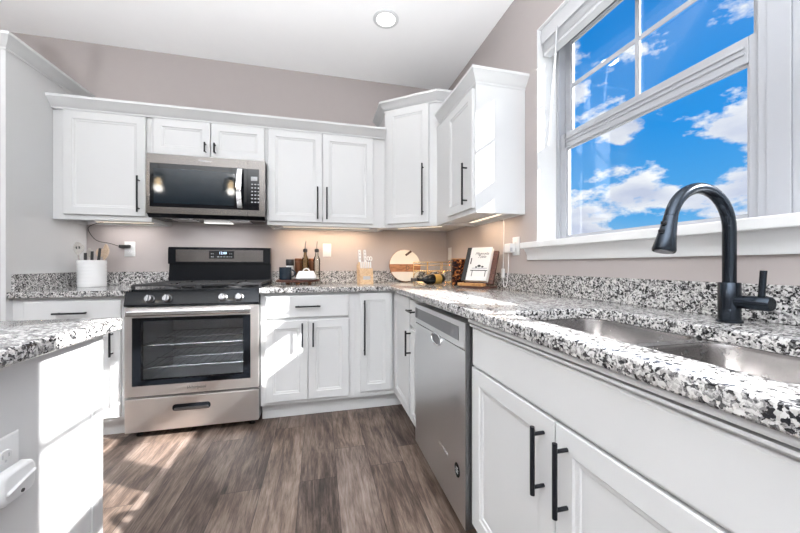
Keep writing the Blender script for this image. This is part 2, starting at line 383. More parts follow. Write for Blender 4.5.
def window(n, y0, y1):
    """double-hung unit between y0 (near) and y1 (far): frame, lower sash inside, upper sash outside with 2 x 2 bars"""
    root = bpy.data.objects.new('window_%d' % n, None); COL.objects.link(root); root.location = (1.37, (y0+y1)/2, WZ0+0.035); struct(root)
    zb, zt = WZ0+0.0355, WZ1-0.0065
    f = MB(); fw = 0.022
    for a, b in ((y0, y0+fw), (y1-fw, y1)): f.box(1.330, 1.412, a, b, zb, zt, 0.002)
    f.box(1.330, 1.412, y0+fw, y1-fw, zb, zb+0.012, 0.002); f.box(1.330, 1.412, y0+fw, y1-fw, zt-0.05, zt, 0.002)
    f.build('window_frame', VINYL, root)
    def sash(nm, xa, xb, z0, z1, rb, rt, bars):
        a, b = y0+fw+0.0005, y1-fw-0.0005
        s = MB(); st = 0.028; i = 0.007
        s.box(xa, xb, a, a+st, z0, z1, 0.003); s.box(xa, xb, b-st-0.014, b, z0, z1, 0.003)
        s.box(xa, xb, a+st, b-st, z0, z0+rb, 0.003); s.box(xa, xb, a+st, b-st, z1-rt, z1, 0.003)
        xm = (xa+xb)/2
        s.box(xa+0.007, xb-0.007, a+st, a+st+i, z0+rb, z1-rt); s.box(xa+0.007, xb-0.007, b-st-0.014-i, b-st-0.014, z0+rb, z1-rt)
        s.box(xa+0.007, xb-0.007, a+st, b-st, z0+rb, z0+rb+i*.6); s.box(xa+0.007, xb-0.007, a+st, b-st, z1-rt-i, z1-rt)
        so = s.build(nm, VINYL, root)
        MB().box(xm-0.002, xm+0.002, a+st+0.001, b-st-0.001, z0+rb+0.001, z1-rt-0.001).build('glass_pane', GLASS, so)
        if bars:
            g = MB(); yc = (a+b)/2; zc = 2.075
            g.box(xm-0.011, xm-0.003, yc-0.011, yc+0.011, z0+rb, z1-rt, 0.002); g.box(xm-0.0105, xm-0.0035, a+st, b-st, zc-0.011, zc+0.011, 0.002)
            g.build('muntin', VINYL, so)
        return so
    lo = sash('lower_sash', 1.342, 1.370, zb+0.0125, 1.808, 0.018, 0.085, False)
    b = MB()
    for z in (1.752, 1.772): b.box(1.337, 1.342, y0+0.06, y1-0.06, z, z+0.008, 0.002)
    b.build('lift_rail', VINYL, lo)
    up = sash('upper_sash', 1.3715, 1.3985, 1.765, zt-0.0505, 0.035, 0.030, True)
    return root
window(1, 0.6955, 1.6065)
window(2, -0.2735, 0.6405)
struct(MB().box(1.326, 1.412, 0.6410, 0.6950, WZ0+0.0355, WZ1-0.0065, 0.002).build('window_mullion_trim', VINYL))

# ------------------------------------------------------------------ cabinets
def pull(parent, M, x, z, length, vertical=True, r=0.0058, out=0.032, y=-0.020, name='handle'):
    b = MB(M); h = length/2; p = h*0.78 if length < 0.3 else h*0.86
    if vertical:
        b.cyl((x, y-out, z-h), (x, y-out, z+h), r, 12)
        for s in (-p, p): b.cyl((x, y+0.0003, z+s), (x, y-out, z+s), r*0.8, 10)
    else:
        b.cyl((x-h, y-out, z), (x+h, y-out, z), r, 12)
        for s in (-p, p): b.cyl((x+s, y+0.0003, z), (x+s, y-out, z), r*0.8, 10)
    return b.build(name, BLACKM, parent)
RAIL = 0.056
def door(parent, M, x0, x1, z0, z1, hx=None, hz=None, hl=0.165, t=0.020, rail=RAIL, name='door'):
    b = MB(M); b.rings(x0, x1, z0, z1, [(0, -0.0008), (0, -t+0.002), (0.002, -t), (rail-0.004, -t), (rail, -t+0.004), (rail+0.010, -t+0.006), (rail+0.013, -t+0.009)])
    d = b.build(name, CAB, parent, 20)
    if hx is not None: pull(d, M, hx, hz, hl)
    return d
def drawer(parent, M, x0, x1, z0, z1, hl=0.165, t=0.020, name='drawer', hx=None, hz=None):
    b = MB(M); b.rings(x0, x1, z0, z1, [(0, -0.0008), (0, -t+0.006), (0.003, -t+0.002), (0.008, -t)])
    d = b.build(name, CAB, parent, 20)
    if hl: pull(d, M, (x0+x1)/2 if hx is None else hx, (z0+z1)/2 if hz is None else hz, hl, False)
    return d
def carcass_upper(parent, M, x0, x1, depth, z0, z1):
    b = MB(M); s = 0.016
    b.box(x0, x1, 0.019, depth, z0+0.022, z1)
    b.box(x0, x1, 0, 0.019, z0, z1)
    b.box(x0, x0+s, 0.019, depth, z0, z0+0.022); b.box(x1-s, x1, 0.019, depth, z0, z0+0.022)
    b.box(x0+s, x1-s, depth-0.018, depth, z0, z0+0.022)
    return b.build('body', CAB, parent)
YU = YB-0.325     # upper face frame on the range wall
UB, UT = 1.375, 2.118
MB0 = FR((0, YU, 0), 0)
g = 'white wall cabinets'
u = thing('wall_cabinet', (-1.43, YB-0.16, UB), 'white one-door wall cabinet between the tall end panel and the microwave', 'cabinet', g)
carcass_upper(u, MB0, XP+0.001, -1.1465, 0.3245, UB, UT)
door(u, MB0, -1.648, -1.176, 1.408, 2.100, -1.212, 1.557, 0.25)
u = thing('wall_cabinet', (-0.765, YB-0.16, 1.84), 'short white two-door wall cabinet right above the microwave', 'cabinet', g)
b = MB(MB0); b.box(-1.1455, -0.3855, 0, 0.3245, 1.836, UT); b.build('body', CAB, u)
door(u, MB0, -1.130, -0.770, 1.852, 2.100, -0.797, 1.913, 0.07)
door(u, MB0, -0.762, -0.400, 1.852, 2.100, -0.735, 1.913, 0.07)
u = thing('wall_cabinet', (0.07, YB-0.16, UB), 'white two-door wall cabinet between the microwave and the corner cabinet', 'cabinet', g)
carcass_upper(u, MB0, -0.3845, 0.5270, 0.3245, UB, UT)
door(u, MB0, -0.374, 0.0215, 1.403, 2.100, -0.012, 1.55, 0.25)
door(u, MB0, 0.0265, 0.425, 1.403, 2.100, 0.058, 1.55, 0.25)

CROWN = lambda z: [(-0.012, z), (0.004, z), (0.006, z+0.012), (0.012, z+0.016), (0.024, z+0.030), (0.046, z+0.058), (0.052, z+0.062), (0.052, z+0.078), (-0.012, z+0.078)]
cr = sweep([(XP+0.001, YU-0.0005), (0.5265, YU-0.0005)], [(o+0.0125, z) for o, z in CROWN(2.103)], None, 'crown_molding', CAB)
for v in cr.data.vertices: pass
tag(cr, 'long white crown moulding along the three wall cabinets over the range', 'moulding')

# diagonal corner cabinet
A, B = Vector((0.529, 2.646)), Vector((0.882, 2.367)); dv = (B-A); dl = dv.length; ang = math.degrees(math.atan2(dv.y, dv.x))
MD = FR((A.x, A.y, 0), ang)
u = thing('corner_cabinet', (0.85, 2.75, UB), 'tall white diagonal corner wall cabinet with one long handle', 'cabinet')
CTOP = 2.345
b = MB(); pl = [(A.x, A.y), (B.x, B.y), (XR-0.0008, B.y), (XR-0.0008, YB-0.0008), (A.x, YB-0.0008)]
b.prism(pl, UB+0.02, CTOP)
q = MB(); 
b.M = MD; b.box(0, dl, 0.001, 0.02, UB, UB+0.02); b.M = Matrix.Identity(4)
b.box(A.x, A.x+0.016, A.y+0.01, YB-0.001, UB, UB+0.02); b.box(B.x, XR-0.001, B.y, B.y+0.016, UB, UB+0.02)
b.build('body', CAB, u)
door(u, MD, 0.030, dl-0.062, 1.403, CTOP-0.018, dl-0.105, 1.655, 0.40)
sweep([(A.x-0.0, YB-0.001), (A.x-0.0, A.y), (B.x, B.y), (B.x+0.02, B.y-0.0005), (XR-0.001, B.y-0.0005)], CROWN(CTOP-0.02), u, 'crown', CAB, 1)

# wall cabinet beside the window
XU = 0.882; YE = 1.724
MR = FR((XU, 0, 0), -90)     # local x = -Y
u = thing('wall_cabinet', (1.04, 2.04, UB), 'white wall cabinet with bare end panel beside the window', 'cabinet', g)
b = MB(MR); x0, x1, dp = -2.3655, -YE, XR-XU-0.0008
b.box(x0, x1, 0.019, dp, UB+0.022, UT+0.012); b.box(x0, x1, 0, 0.019, UB, UT+0.012); b.box(x0, x0+0.016, 0.019, dp, UB, UB+0.022); b.box(x1-0.016, x1, 0.019, dp, UB, UB+0.022); b.box(x0+0.016, x1-0.016, dp-0.018, dp, UB, UB+0.022)
b.build('body', CAB, u)
door(u, MR, -2.118, -1.738, 1.403, 2.100, -1.772-0.03, 1.555, 0.25)
sweep([(XU, 2.30), (XU, YE), (XR-0.001, YE)], [(o*0.85, z) for o, z in CROWN(2.122)], u, 'crown', CAB, 1)

# tall end panel of the refrigerator bay with its crown
u = thing('end_panel', (XP-0.012, 2.64, 0), 'tall white refrigerator end panel with crown beside the utensil crock', 'panel')
MB().box(XP-0.024, XP, 2.312, YB-0.0008, 0.0005, 2.30, 0.001).build('panel', CAB, u)
sweep([(XP, YB-0.001), (XP, 2.312), (XP-0.023, 2.312)], CROWN(2.282), u, 'crown', CAB, -1)

# base cabinets
YF = YD+0.020; MBASE = FR((0, YF, 0), 0)
XF = XD+0.020; MRB = FR((XF, 0, 0), -90)
def base_body(parent, M, x0, x1, depth, toe=0.075):
    b = MB(M); b.box(x0, x1, 0, depth, 0.115, CB-0.001); b.box(x0, x1, toe, depth, 0.0008, 0.115); b.build('body', CAB, parent)
DB = YB-0.001-YF; DRB = XR-0.001-XF
gb = 'white base cabinets'
u = thing('base_cabinet', (-1.43, 2.66, 0), 'white base cabinet with one drawer between tall end panel and range', 'cabinet', gb)
base_body(u, MBASE, XP+0.0008, -1.150, DB)
drawer(u, MBASE, -1.655, -1.178, 0.705, 0.855, hz=0.785)
door(u, MBASE, -1.655, -1.178, 0.140, 0.686, -1.217, 0.592, 0.15)
u = thing('base_cabinet', (-0.07, 2.66, 0), 'white base cabinet with wide drawer over two doors beside the range', 'cabinet', gb)
base_body(u, MBASE, -0.384, 0.247, DB)
drawer(u, MBASE, -0.354, 0.205, 0.705, 0.860, hz=0.785)
door(u, MBASE, -0.354, -0.0775, 0.140, 0.686, -0.112, 0.59, 0.165)
door(u, MBASE, -0.0725, 0.205, 0.140, 0.686, -0.040, 0.59, 0.165)
MB(MBASE).box(-0.384, 0.62, 0.060, 0.0745, 0.001, 0.10, 0.003).build('toe_board', CAB, u)
# corner cabinet with two doors meeting in the inside corner
u = thing('corner_base_cabinet', (0.75, 2.55, 0), 'white corner base cabinet with two doors meeting in the inside corner', 'cabinet')
b = MB(); pl = [(0.2475, YF), (XF, YF), (XF, 1.9085), (XR-0.001, 1.9085), (XR-0.001, YB-0.001), (0.2475, YB-0.001)]
b.prism(pl, 0.115, CB-0.001); b.prism([(0.63, YF+0.075), (XF+0.075, YF+0.075), (XF+0.075, 1.9085), (XR-0.001, 1.9085), (XR-0.001, YB-0.001), (0.63, YB-0.001)], 0.0008, 0.115); b.build('body', CAB, u)
door(u, MBASE, 0.285, 0.521, 0.155, 0.868, 0.314, 0.622, 0.39)
door(u, MRB, -2.330, -1.912, 0.140, 0.868)
u = thing('base_cabinet', (0.88, 1.81, 0), 'narrow white base cabinet squeezed between corner cabinet and dishwasher', 'cabinet', gb)
base_body(u, MRB, -1.908, -1.7205, DRB)
drawer(u, MRB, -1.900, -1.728, 0.705, 0.860, 0.10, hz=0.80)
door(u, MRB, -1.900, -1.728, 0.140, 0.686, -1.878, 0.60, 0.15, rail=0.045)
u = thing('sink_base_cabinet', (0.88, 0.65, 0), 'long white sink base cabinet with two doors and plain false front', 'cabinet')
b = MB(MRB); x0, x1 = -1.082, -0.214
b.box(x0, x1, 0, 0.018, 0.115, CB-0.001); b.box(x0, x0+0.018, 0.018, DRB, 0.115, CB-0.001); b.box(x1-0.018, x1, 0.018, DRB, 0.115, CB-0.001)
b.box(x0+0.018, x1-0.018, 0.018, DRB, 0.115, 0.133); b.box(x0+0.018, x1-0.018, DRB-0.01, DRB, 0.133, CB-0.001); b.box(x0, x1, 0.075, DRB, 0.0008, 0.115)
b.build('body', CAB, u)
drawer(u, MRB, -1.072, -0.224, 0.709, 0.846, 0, name='false_front')
door(u, MRB, -1.072, -0.650, 0.140, 0.704, -0.686, 0.596, 0.165)
door(u, MRB, -0.646, -0.224, 0.140, 0.704, -0.609, 0.596, 0.165)
MB(MRB).loft([[(x, y, z) for y, z in ((-0.0008, 0.8780), (-0.034, 0.8780), (-0.036, 0.872), (-0.034, 0.865), (-0.008, 0.864), (-0.008, 0.8585), (-0.028, 0.858), (-0.029, 0.853), (-0.026, 0.849), (-0.0008, 0.849))] for x in (-1.072, -0.224)]).build('top_molding', CAB, u)
u = thing('base_cabinet', (0.88, -0.12, 0), 'white base cabinet past the sink cabinet, beyond the photo edge', 'cabinet', gb)
base_body(u, MRB, -0.213, 0.45, DRB)
drawer(u, MRB, -0.204, 0.442, 0.705, 0.860); door(u, MRB, -0.204, 0.117, 0.140, 0.686, 0.085, 0.596); door(u, MRB, 0.121, 0.442, 0.140, 0.686, 0.153, 0.596)

# ------------------------------------------------------------------ worktops
XC, YC = 0.506, 2.3155
SX0, SX1, SY0, SY1 = 0.600, 0.955, 0.262, 0.968
ct = thing('countertop', (0.85, 1.4, CB), 'speckled granite L-shaped worktop with sink cut-out under the window', 'countertop')
curve_slab([[(-0.386, YC), (XC-0.02, YC), (XC, YC-0.02), (XC, -0.46), (XR-0.0005, -0.46), (XR-0.0005, YB-0.0005), (-0.386, YB-0.0005)],
            rrect((SX0+SX1)/2, (SY0+SY1)/2, SX1-SX0, SY1-SY0, 0.055)[::-1]], CB, CT, 0.005, 'slab', GRANITE, ct)
MB().box(XR-0.0205, XR-0.0006, -0.46, YB-0.021, CT, 1.016, 0.002).build('backsplash', GRANITE, ct)
MB().box(-0.386, XR-0.0006, YB-0.0205, YB-0.0006, CT, 1.016, 0.002).build('backsplash', GRANITE, ct)
cl = thing('countertop', (-1.43, 2.64, CB), 'short granite worktop under the white utensil crock', 'countertop')
MB().box(XP+0.0005, -1.149, YC, YB-0.0005, CB, CT, 0.004).build('slab', GRANITE, cl)
MB().box(XP+0.021, -1.149, YB-0.0205, YB-0.0006, CT, 1.016, 0.002).build('backsplash', GRANITE, cl)
MB().box(XP+0.0006, XP+0.0205, YC+0.03, YB-0.0006, CT, 1.016, 0.002).build('side_splash', GRANITE, cl)

# island
XI, YI = -0.606, 1.101
isl = thing('kitchen_island', (-1.5, 0.55, 0), 'white kitchen island with corner post and wall plug on its end', 'kitchen island')
MB().box(-2.35, XI-0.0005, 0.10, YI, 0.0008, CB-0.001).build('body', CAB, isl)
b = MB(); b.box(XI, XI+0.006, 1.064, YI+0.006, 0.09, CB-0.022, 0.001); b.box(XI-0.04, XI-0.0002, YI+0.0005, YI+0.006, 0.09, CB-0.022); b.build('corner_post', CAB, isl)
b = MB(); b.box(XI, XI+0.012, 0.10, YI+0.012, 0.001, 0.088, 0.002); b.build('base_trim', CAB, isl)
MB().box(XI, XI+0.006, 0.10, YI+0.006, CB-0.022, CB-0.001).build('top_trim', CAB, isl)
tag(curve_slab([[(-2.40, 0.05), (XI+0.044-0.03, 0.05), (XI+0.044, 0.08)] + [(XI+0.044-0.024+0.024*math.cos(a*PI/12), YI+0.044-0.024+0.024*math.sin(a*PI/12)) for a in range(7)] + [(-2.40, YI+0.044)]], CB, CT, 0.008, 'countertop', GRANITE), 'granite worktop with rounded edge on the white island', 'countertop')
# ------------------------------------------------------------------ outlets and plugs
def outlet(name, M, label, switch=False, slots=True, group='white wall plates'):
    p = M @ Vector((0, 0, 0)); o = thing(name, p, label, 'switch' if switch else 'outlet', group)
    MB(M).rings(-0.036, 0.036, -0.058, 0.058, [(0, -0.0006), (0, -0.003), (0.004, -0.006)]).build('plate', PLAST, o)
    if switch:
        MB(M).box(-0.017, 0.017, -0.0095, -0.0061, -0.033, 0.033, 0.002).build('rocker', PLAST, o)
    else:
        for s in (-0.0195, 0.0195):
            b = MB(M @ Matrix.Translation((0, -0.0061, s)) @ Matrix.Rotation(PI/2, 4, 'X'))
            b.lathe([(0.0165, 0), (0.0165, 0.002), (0.0155, 0.0028)], 24, sy=0.85); r = b.build('receptacle', PLAST, o)
            b = MB(M)
            b.box(-0.0075, -0.0055, -0.0094, -0.0089, s-0.001, s+0.007); b.box(0.0055, 0.0075, -0.0094, -0.0089, s-0.001, s+0.006); b.cyl((0, -0.0089, s-0.0075), (0, -0.0094, s-0.0075), 0.0025, 10)
            b.build('slot', GREYP, r)
    return o
outlet('wall_outlet', FR((-1.433, YB, 1.193), 0), 'white outlet with a black adapter plugged in, near the utensil crock')
outlet('wall_outlet', FR((0.067, YB, 1.200), 0), 'white outlet on back wall between oil bottles and knife block')
outlet('light_switch', FR((XR, 2.885, 1.175), -90), 'white wall switch beside the corner above the wine rack', True)
outlet('wall_outlet', FR((XR, 1.815, 1.187), -90), 'white outlet with a square charger, between cookbook and window sill')
outlet('wall_outlet', FR((XI, 0.806, 0.672), 90), 'white outlet on the end of the island')

# ------------------------------------------------------------------ range
RX0, RX1 = -1.1445, -0.3885; RC = (RX0+RX1)/2; RF = 2.346      # front plane of the body
rg = thing('gas_range', (RC, 2.64, 0), 'stainless gas range with black cooktop below the microwave', 'range')
b = MB(); t = 0.035
b.box(RX0, RX0+t, RF, 2.945, 0.045, 0.885); b.box(RX1-t, RX1, RF, 2.945, 0.045, 0.885)
b.box(RX0+t, RX1-t, 2.90, 2.945, 0.045, 0.885); b.box(RX0+t, RX1-t, RF, 2.90, 0.82, 0.885); b.box(RX0+t, RX1-t, RF, 2.90, 0.045, 0.29)
b.build('body', STEELD, rg)
b = MB(); i = 0.002
b.box(RX0+t, RX0+t+i, RF+0.01, 2.899, 0.291, 0.819); b.box(RX1-t-i, RX1-t, RF+0.01, 2.899, 0.291, 0.819)
b.box(RX0+t+i, RX1-t-i, 2.897, 2.899, 0.291, 0.819); b.box(RX0+t+i, RX1-t-i, RF+0.01, 2.897, 0.2905, 0.2925); b.box(RX0+t+i, RX1-t-i, RF+0.01, 2.897, 0.817, 0.819)
b.build('oven_liner', LINER, rg)
for z in (0.42, 0.56):
    b = MB(); xa, xb = RX0+t+0.006, RX1-t-0.006
    for y in (RF+0.03, 2.62, 2.88): b.cyl((xa, y, z), (xb, y, z), 0.004, 8)
    for k in range(14): b.cyl((xa+0.02+k*(xb-xa-0.04)/13, RF+0.03, z), (xa+0.02+k*(xb-xa-0.04)/13, 2.88, z), 0.0025, 6)
    b.build('oven_rack', RACK, rg)
# door: steel frame, black glass border, tinted pane
DF = RF-0.036
b = MB(); dz0, dz1 = 0.264, 0.808
wx0, wx1, wz0, wz1 = RX0+0.040, RX1-0.050, 0.328, 0.745
for (a, c, z0, z1) in ((RX0+0.001, wx0, dz0, dz1), (wx1, RX1-0.001, dz0, dz1), (wx0, wx1, dz0, wz0), (wx0, wx1, wz1, dz1)): b.box(a, c, DF, RF-0.001, z0, z1)
dr = b.build('oven_door', STEEL, rg)
b = MB(); bx = 0.045
for (a, c, z0, z1) in ((wx0, wx0+bx, wz0, wz1), (wx1-bx, wx1, wz0, wz1), (wx0+bx, wx1-bx, wz0, wz0+0.030), (wx0+bx, wx1-bx, wz1-0.022, wz1)): b.box(a, c, DF-0.0015, RF-0.003, z0, z1)
b.build('window_border', BLKGLASS, dr)
MB().box(wx0+bx, wx1-bx, DF+0.001, DF+0.005, wz0+0.030, wz1-0.022).build('glass_pane', OVENGLASS, dr)
b = MB(); hz = 0.776
b.box(RX0+0.022, RX1-0.042, DF-0.040, DF-0.022, hz-0.016, hz+0.016, 0.006)
for x in (RX0+0.05, RX1-0.07): b.box(x-0.012, x+0.012, DF-0.022, DF-0.0003, hz-0.012, hz+0.012, 0.002)
b.build('handle', CHROME, dr)
text_mesh('Whirlpool', 0.026, FR((RC+0.01, DF-0.0006, 0.297), 0), 'lettering', STEELD, dr, 0.0005, 0.25)
# drawer
b = MB(); b.box(RX0+0.001, RX1-0.001, DF, RF-0.001, 0.046, 0.249, 0.004); sd = b.build('storage_drawer', STEEL, rg)
b = MB(); b.loft([[(x, DF-0.0012, z) for x, z in rrect(RC-0.015, 0.178, 0.215, 0.042, 0.018)], [(x, DF-0.0004, z) for x, z in rrect(RC-0.015, 0.178, 0.215, 0.042, 0.018)]]); b.build('pull_recess', BLKG, sd)
b = MB(); b.loft([[(x, DF-0.010, z) for x, z in rrect(RC-0.015, 0.169, 0.19, 0.014, 0.006)], [(x, DF-0.0014, z) for x, z in rrect(RC-0.015, 0.169, 0.195, 0.018, 0.008)]]); b.build('pull_lip', STEELD, sd)
for x in (RX0+0.05, RX1-0.05):
    for y in (RF+0.03, 2.88): MB().lathe([(0.018, 0.0008), (0.018, 0.012), (0.010, 0.016), (0.010, 0.045)], 14, (x, y, 0)).build('foot', RUBBER, rg)
# control panel and knobs
b = MB(); pf = [(DF-0.004, 0.815), (DF-0.008, 0.826), (DF+0.012, 0.892), (DF+0.022, 0.905), (RF+0.04, 0.905), (RF+0.04, 0.886), (RF, 0.886), (RF, 0.815)]
b.loft([[(x, y, z) for y, z in pf] for x in (RX0, RX1)]); cp = b.build('control_panel', BLKG, rg, 25)
def px_x(px, Y):
    k = (px-400)/325.17; c, s = math.cos(TH), math.sin(TH); return Y*(s+k*c)/(c-k*s)
KT = math.atan2(0.020, 0.066)
for px in (148, 166, 222, 238.5):
    x = px_x(px, DF-0.02)
    M = Matrix.Translation((x, DF+0.0015, 0.859)) @ Matrix.Rotation(PI/2-KT, 4, 'X')
    k = MB(M).lathe([(0.026, 0.0005), (0.026, 0.004), (0.0215, 0.007), (0.020, 0.026), (0.018, 0.030)], 22).build('knob', STEELD, rg)
    MB(M).box(-0.005, 0.005, -0.019, 0.019, 0.0302, 0.040, 0.002).build('grip', STEELD, k)
# cooktop, burners, grates
b = MB(); b.box(RX0, RX1, RF+0.0405, 2.945, 0.886, 0.914, 0.004); b.build('cooktop', BLKG, rg)
for x in (RC-0.19, RC+0.19):
    for y in (2.50, 2.76):
        bb = MB().lathe([(0.046, 0.9145), (0.046, 0.922), (0.036, 0.926)], 24, (x, y, 0)).build('burner', STEELD, rg)
        MB().lathe([(0.030, 0.9265), (0.032, 0.932), (0.026, 0.935)], 24, (x, y, 0)).build('burner_cap', IRON, bb)
for s in (-1, 1):
    b = MB(); cx = RC+s*0.19; xa, xb, ya, yb, z = cx-0.182, cx+0.182, 2.395, 2.875, 0.942
    h = 0.006
    for x in (xa, xb): b.box(x-h, x+h, ya, yb, z-0.010, z+0.004, 0.002)
    for y in (ya, (ya+yb)/2, yb): b.box(xa, xb, y-h, y+h, z-0.010, z+0.004, 0.002)
    for y in (2.50, 2.76):
        b.box(cx-h*.8, cx+h*.8, y-0.11, y-0.03, z-0.009, z+0.0045, 0.002); b.box(cx-h*.8, cx+h*.8, y+0.03, y+0.11, z-0.009, z+0.0045, 0.002)
        b.box(xa, cx-0.03, y-h*.8, y+h*.8, z-0.009, z+0.0045, 0.002); b.box(cx+0.03, xb, y-h*.8, y+h*.8, z-0.009, z+0.0045, 0.002)
    for x in (xa, xb):
        for y in (ya, yb): b.box(x-0.008, x+0.008, y-0.008, y+0.008, 0.9145, z, 0.002)
    b.build('grate', IRON, rg)
# backguard
b = MB(); pf = [(2.885, 0.914), (2.905, 1.075), (2.880, 1.08), (2.882, 1.195), (2.892, 1.210), (2.945, 1.210), (2.945, 0.914)]
b.loft([[(x, y, z) for y, z in pf] for x in (RX0+0.006, RX1-0.006)]); bg = b.build('backguard', BLKG, rg, 25)
b = MB(); b.box(RX0+0.060, RX1-0.060, 2.8765, 2.8800, 1.094, 1.190, 0.001); b.build('control_fascia', STEELM, bg)
x0, x1 = px_x(209, 2.876), px_x(234, 2.876)
ds = MB().box(x0, x1, 2.8740, 2.8763, 1.120, 1.183, 0.001).build('display', BLKGLASS, rg)
text_mesh('12:00', 0.026, FR(((x0+x1)/2+0.01, 2.8736, 1.163), 0), 'digits', LCD, ds)
for r in range(2):
    for c in range(4):
        xx = x0+0.018+c*0.012 if c < 2 else x1-0.006-(c-1)*0.012
        MB().box(xx-0.003, xx+0.003, 2.8735, 2.8739, 1.158-r*0.024-0.002, 1.158-r*0.024+0.002).build('button', GREYP, ds)
for c in range(4): MB().box(x0+0.06+c*0.022, x0+0.074+c*0.022, 2.8735, 2.8739, 1.132, 1.136).build('button', GREYP, ds)

# ------------------------------------------------------------------ microwave
MX0, MX1, MF, MZ0, MZ1 = -1.1430, -0.3875, 2.560, 1.402, 1.832
mw = thing('microwave', ((MX0+MX1)/2, 2.76, MZ0), 'stainless over-the-range microwave with black window hung above the range', 'microwave')
b = MB(); b.box(MX0, MX1, MF+0.031, YB-0.001, MZ0+0.012, MZ1); b.build('body', STEELD, mw)
xs = -0.504
b = MB(); fx0, fx1, fz0, fz1 = MX0+0.022, -0.552+0.045, MZ0+0.066, MZ1-0.064
for (a, c, z0, z1) in ((MX0, fx0, MZ0+0.022, MZ1), (fx0, xs-0.0008, MZ0+0.022, fz0), (fx0, xs-0.0008, fz1, MZ1)): b.box(a, c, MF, MF+0.030, z0, z1)
dr = b.build('door', STEELM, mw)
MB().box(fx0, xs-0.001, MF+0.002, MF+0.029, fz0, fz1).build('window', BLKGLASS, dr)
b = MB(); b.box(fx0+0.022, -0.595, MF+0.0008, MF+0.0018, fz0+0.026, fz1-0.034); b.build('window_screen', SLATE, dr)
b = MB(); hx = -0.553
prf = []
for k in range(9):
    a = -1+k/4; prf.append((hx-0.004*(1-a*a), MF-0.014-0.026*(1-a*a), (fz0+fz1)/2+a*(fz1-fz0)*0.47))
b.loft([[(x+dx, y+dy, z) for dx, dy in ((-0.019, 0.004), (-0.016, -0.006), (0.016, -0.006), (0.019, 0.004), (0.016, 0.009), (-0.016, 0.009))] for x, y, z in prf])
for z in (fz0+0.02, fz1-0.02): b.box(hx-0.010, hx+0.010, MF-0.016, MF+0.0017, z-0.010, z+0.010)
b.build('handle', CHROME, dr)
text_mesh('Whirlpool', 0.020, FR(((MX0+MX1)/2-0.02, MF-0.0004, MZ1-0.030), 0), 'lettering', STEELD, dr, 0.0004, 0.25)
b = MB(); cx0, cx1 = xs+0.0008, MX1-0.040
for (a, c, z0, z1) in ((cx1, MX1, MZ0+0.022, MZ1), (cx0, cx1, MZ0+0.022, fz0), (cx0, cx1, fz1, MZ1)): b.box(a, c, MF, MF+0.030, z0, z1)
cf = b.build('control_frame', STEELM, mw)
kp = MB().box(cx0, cx1, MF+0.001, MF+0.029, fz0, fz1).build('keypad', BLKGLASS, mw)
MB().box(cx0+0.020, cx1-0.012, MF+0.0002, MF+0.0009, fz1-0.085, fz1-0.055).build('clock_display', GREYP, kp)
for r in range(6):
    for c in range(3): MB().box(cx0+0.022+c*0.022, cx0+0.034+c*0.022, MF+0.0003, MF+0.0009, fz1-0.115-r*0.026, fz1-0.107-r*0.026).build('button', GREYP, kp)
b = MB(); b.loft([[(x, y, z) for y, z in ((MF+0.004, MZ0+0.021), (MF+0.030, MZ0-0.004), (MF+0.30, MZ0-0.004), (MF+0.33, MZ0+0.0115), (MF+0.032, MZ0+0.0115), (MF+0.030, MZ0+0.021))] for x in (MX0+0.003, MX1-0.003)])
bt = b.build('vent_base', BLKG, mw)
for x in (MX0+0.12, MX1-0.26): MB().box(x, x+0.14, MF+0.08, MF+0.22, MZ0-0.008, MZ0-0.0043, 0.001).build('grease_filter', CHROME, bt)

MB().box(RC-0.10, RC+0.10, MF+0.25, MF+0.29, MZ0-0.0075, MZ0-0.0043, 0.001).build('cooktop_lamp', LENS, bt)
area_light('cooktop_glow', (0, 0.02, -0.012), (0, 0, 0), 0.5, 0.05, 1.6, (.94, .97, 1), mw)

# ------------------------------------------------------------------ dishwasher
DWX = 0.513; DY0, DY1 = 1.0835, 1.7190
dw = thing('dishwasher', (0.85, 1.40, 0), 'stainless dishwasher between the narrow cabinet and sink cabinet', 'dishwasher')
MD_ = FR((DWX, 0, 0), -90)
b = MB(MD_); b.box(-DY1+0.002, -DY0-0.002, 0.060, 0.64, 0.10, 0.862); b.box(-DY1+0.004, -DY0-0.004, 0.12, 0.64, 0.0008, 0.10); b.build('tub', BLKG, dw)
b = MB(MD_); b.box(-DY1+0.003, -DY0-0.003, 0, 0.0595, 0.105, 0.756, 0.003); dd = b.build('door', STEELV, dw)
b = MB(MD_); b.box(-DY1+0.003, -DY0-0.003, -0.004, 0.0595, 0.760, 0.860, 0.004); cpn = b.build('control_panel', STEELV, dw)
MB(MD_).box(-DY0-0.0028, -DY0-0.0012, 0.001, 0.0590, 0.107, 0.856).build('dark_side_reflection', STEELD, dd)  # thin dark sheet: the steel side's dark reflection put in as colour
b = MB(MD_); b.box(-DY1+0.060, -DY0-0.050, -0.0056, -0.0042, 0.785, 0.838, 0.0005); b.build('display_strip', STEELD, cpn)
b = MB(MD_); b.box(-DY1+0.018, -DY1+0.052, -0.0056, -0.0042, 0.785, 0.838, 0.0005); b.build('indicator_strip', STEELD, cpn)
M = MD_ @ Matrix.Translation((-1.385, -0.0005, 0.735)) @ Matrix.Rotation(PI/2, 4, 'X')
b = MB(M); b.lathe([(0.066, 0.0), (0.066, 0.003), (0.058, 0.004), (0.055, 0.001)], 28, sy=0.42); pk = b.build('pocket_rim', CHROME, dd)
b = MB(M); b.lathe([(0.054, 0.0012), (0.050, 0.0016)], 28, sy=0.40); b.build('pocket_grip', STEELD, pk)
M = MD_ @ Matrix.Translation((-1.155, -0.0005, 0.285)) @ Matrix.Rotation(PI/2, 4, 'X')
b = MB(M); b.lathe([(0.024, 0.0), (0.024, 0.0012)], 24, sy=1.1); st = b.build('round_sticker', BLKG, dd)
b = MB(M)
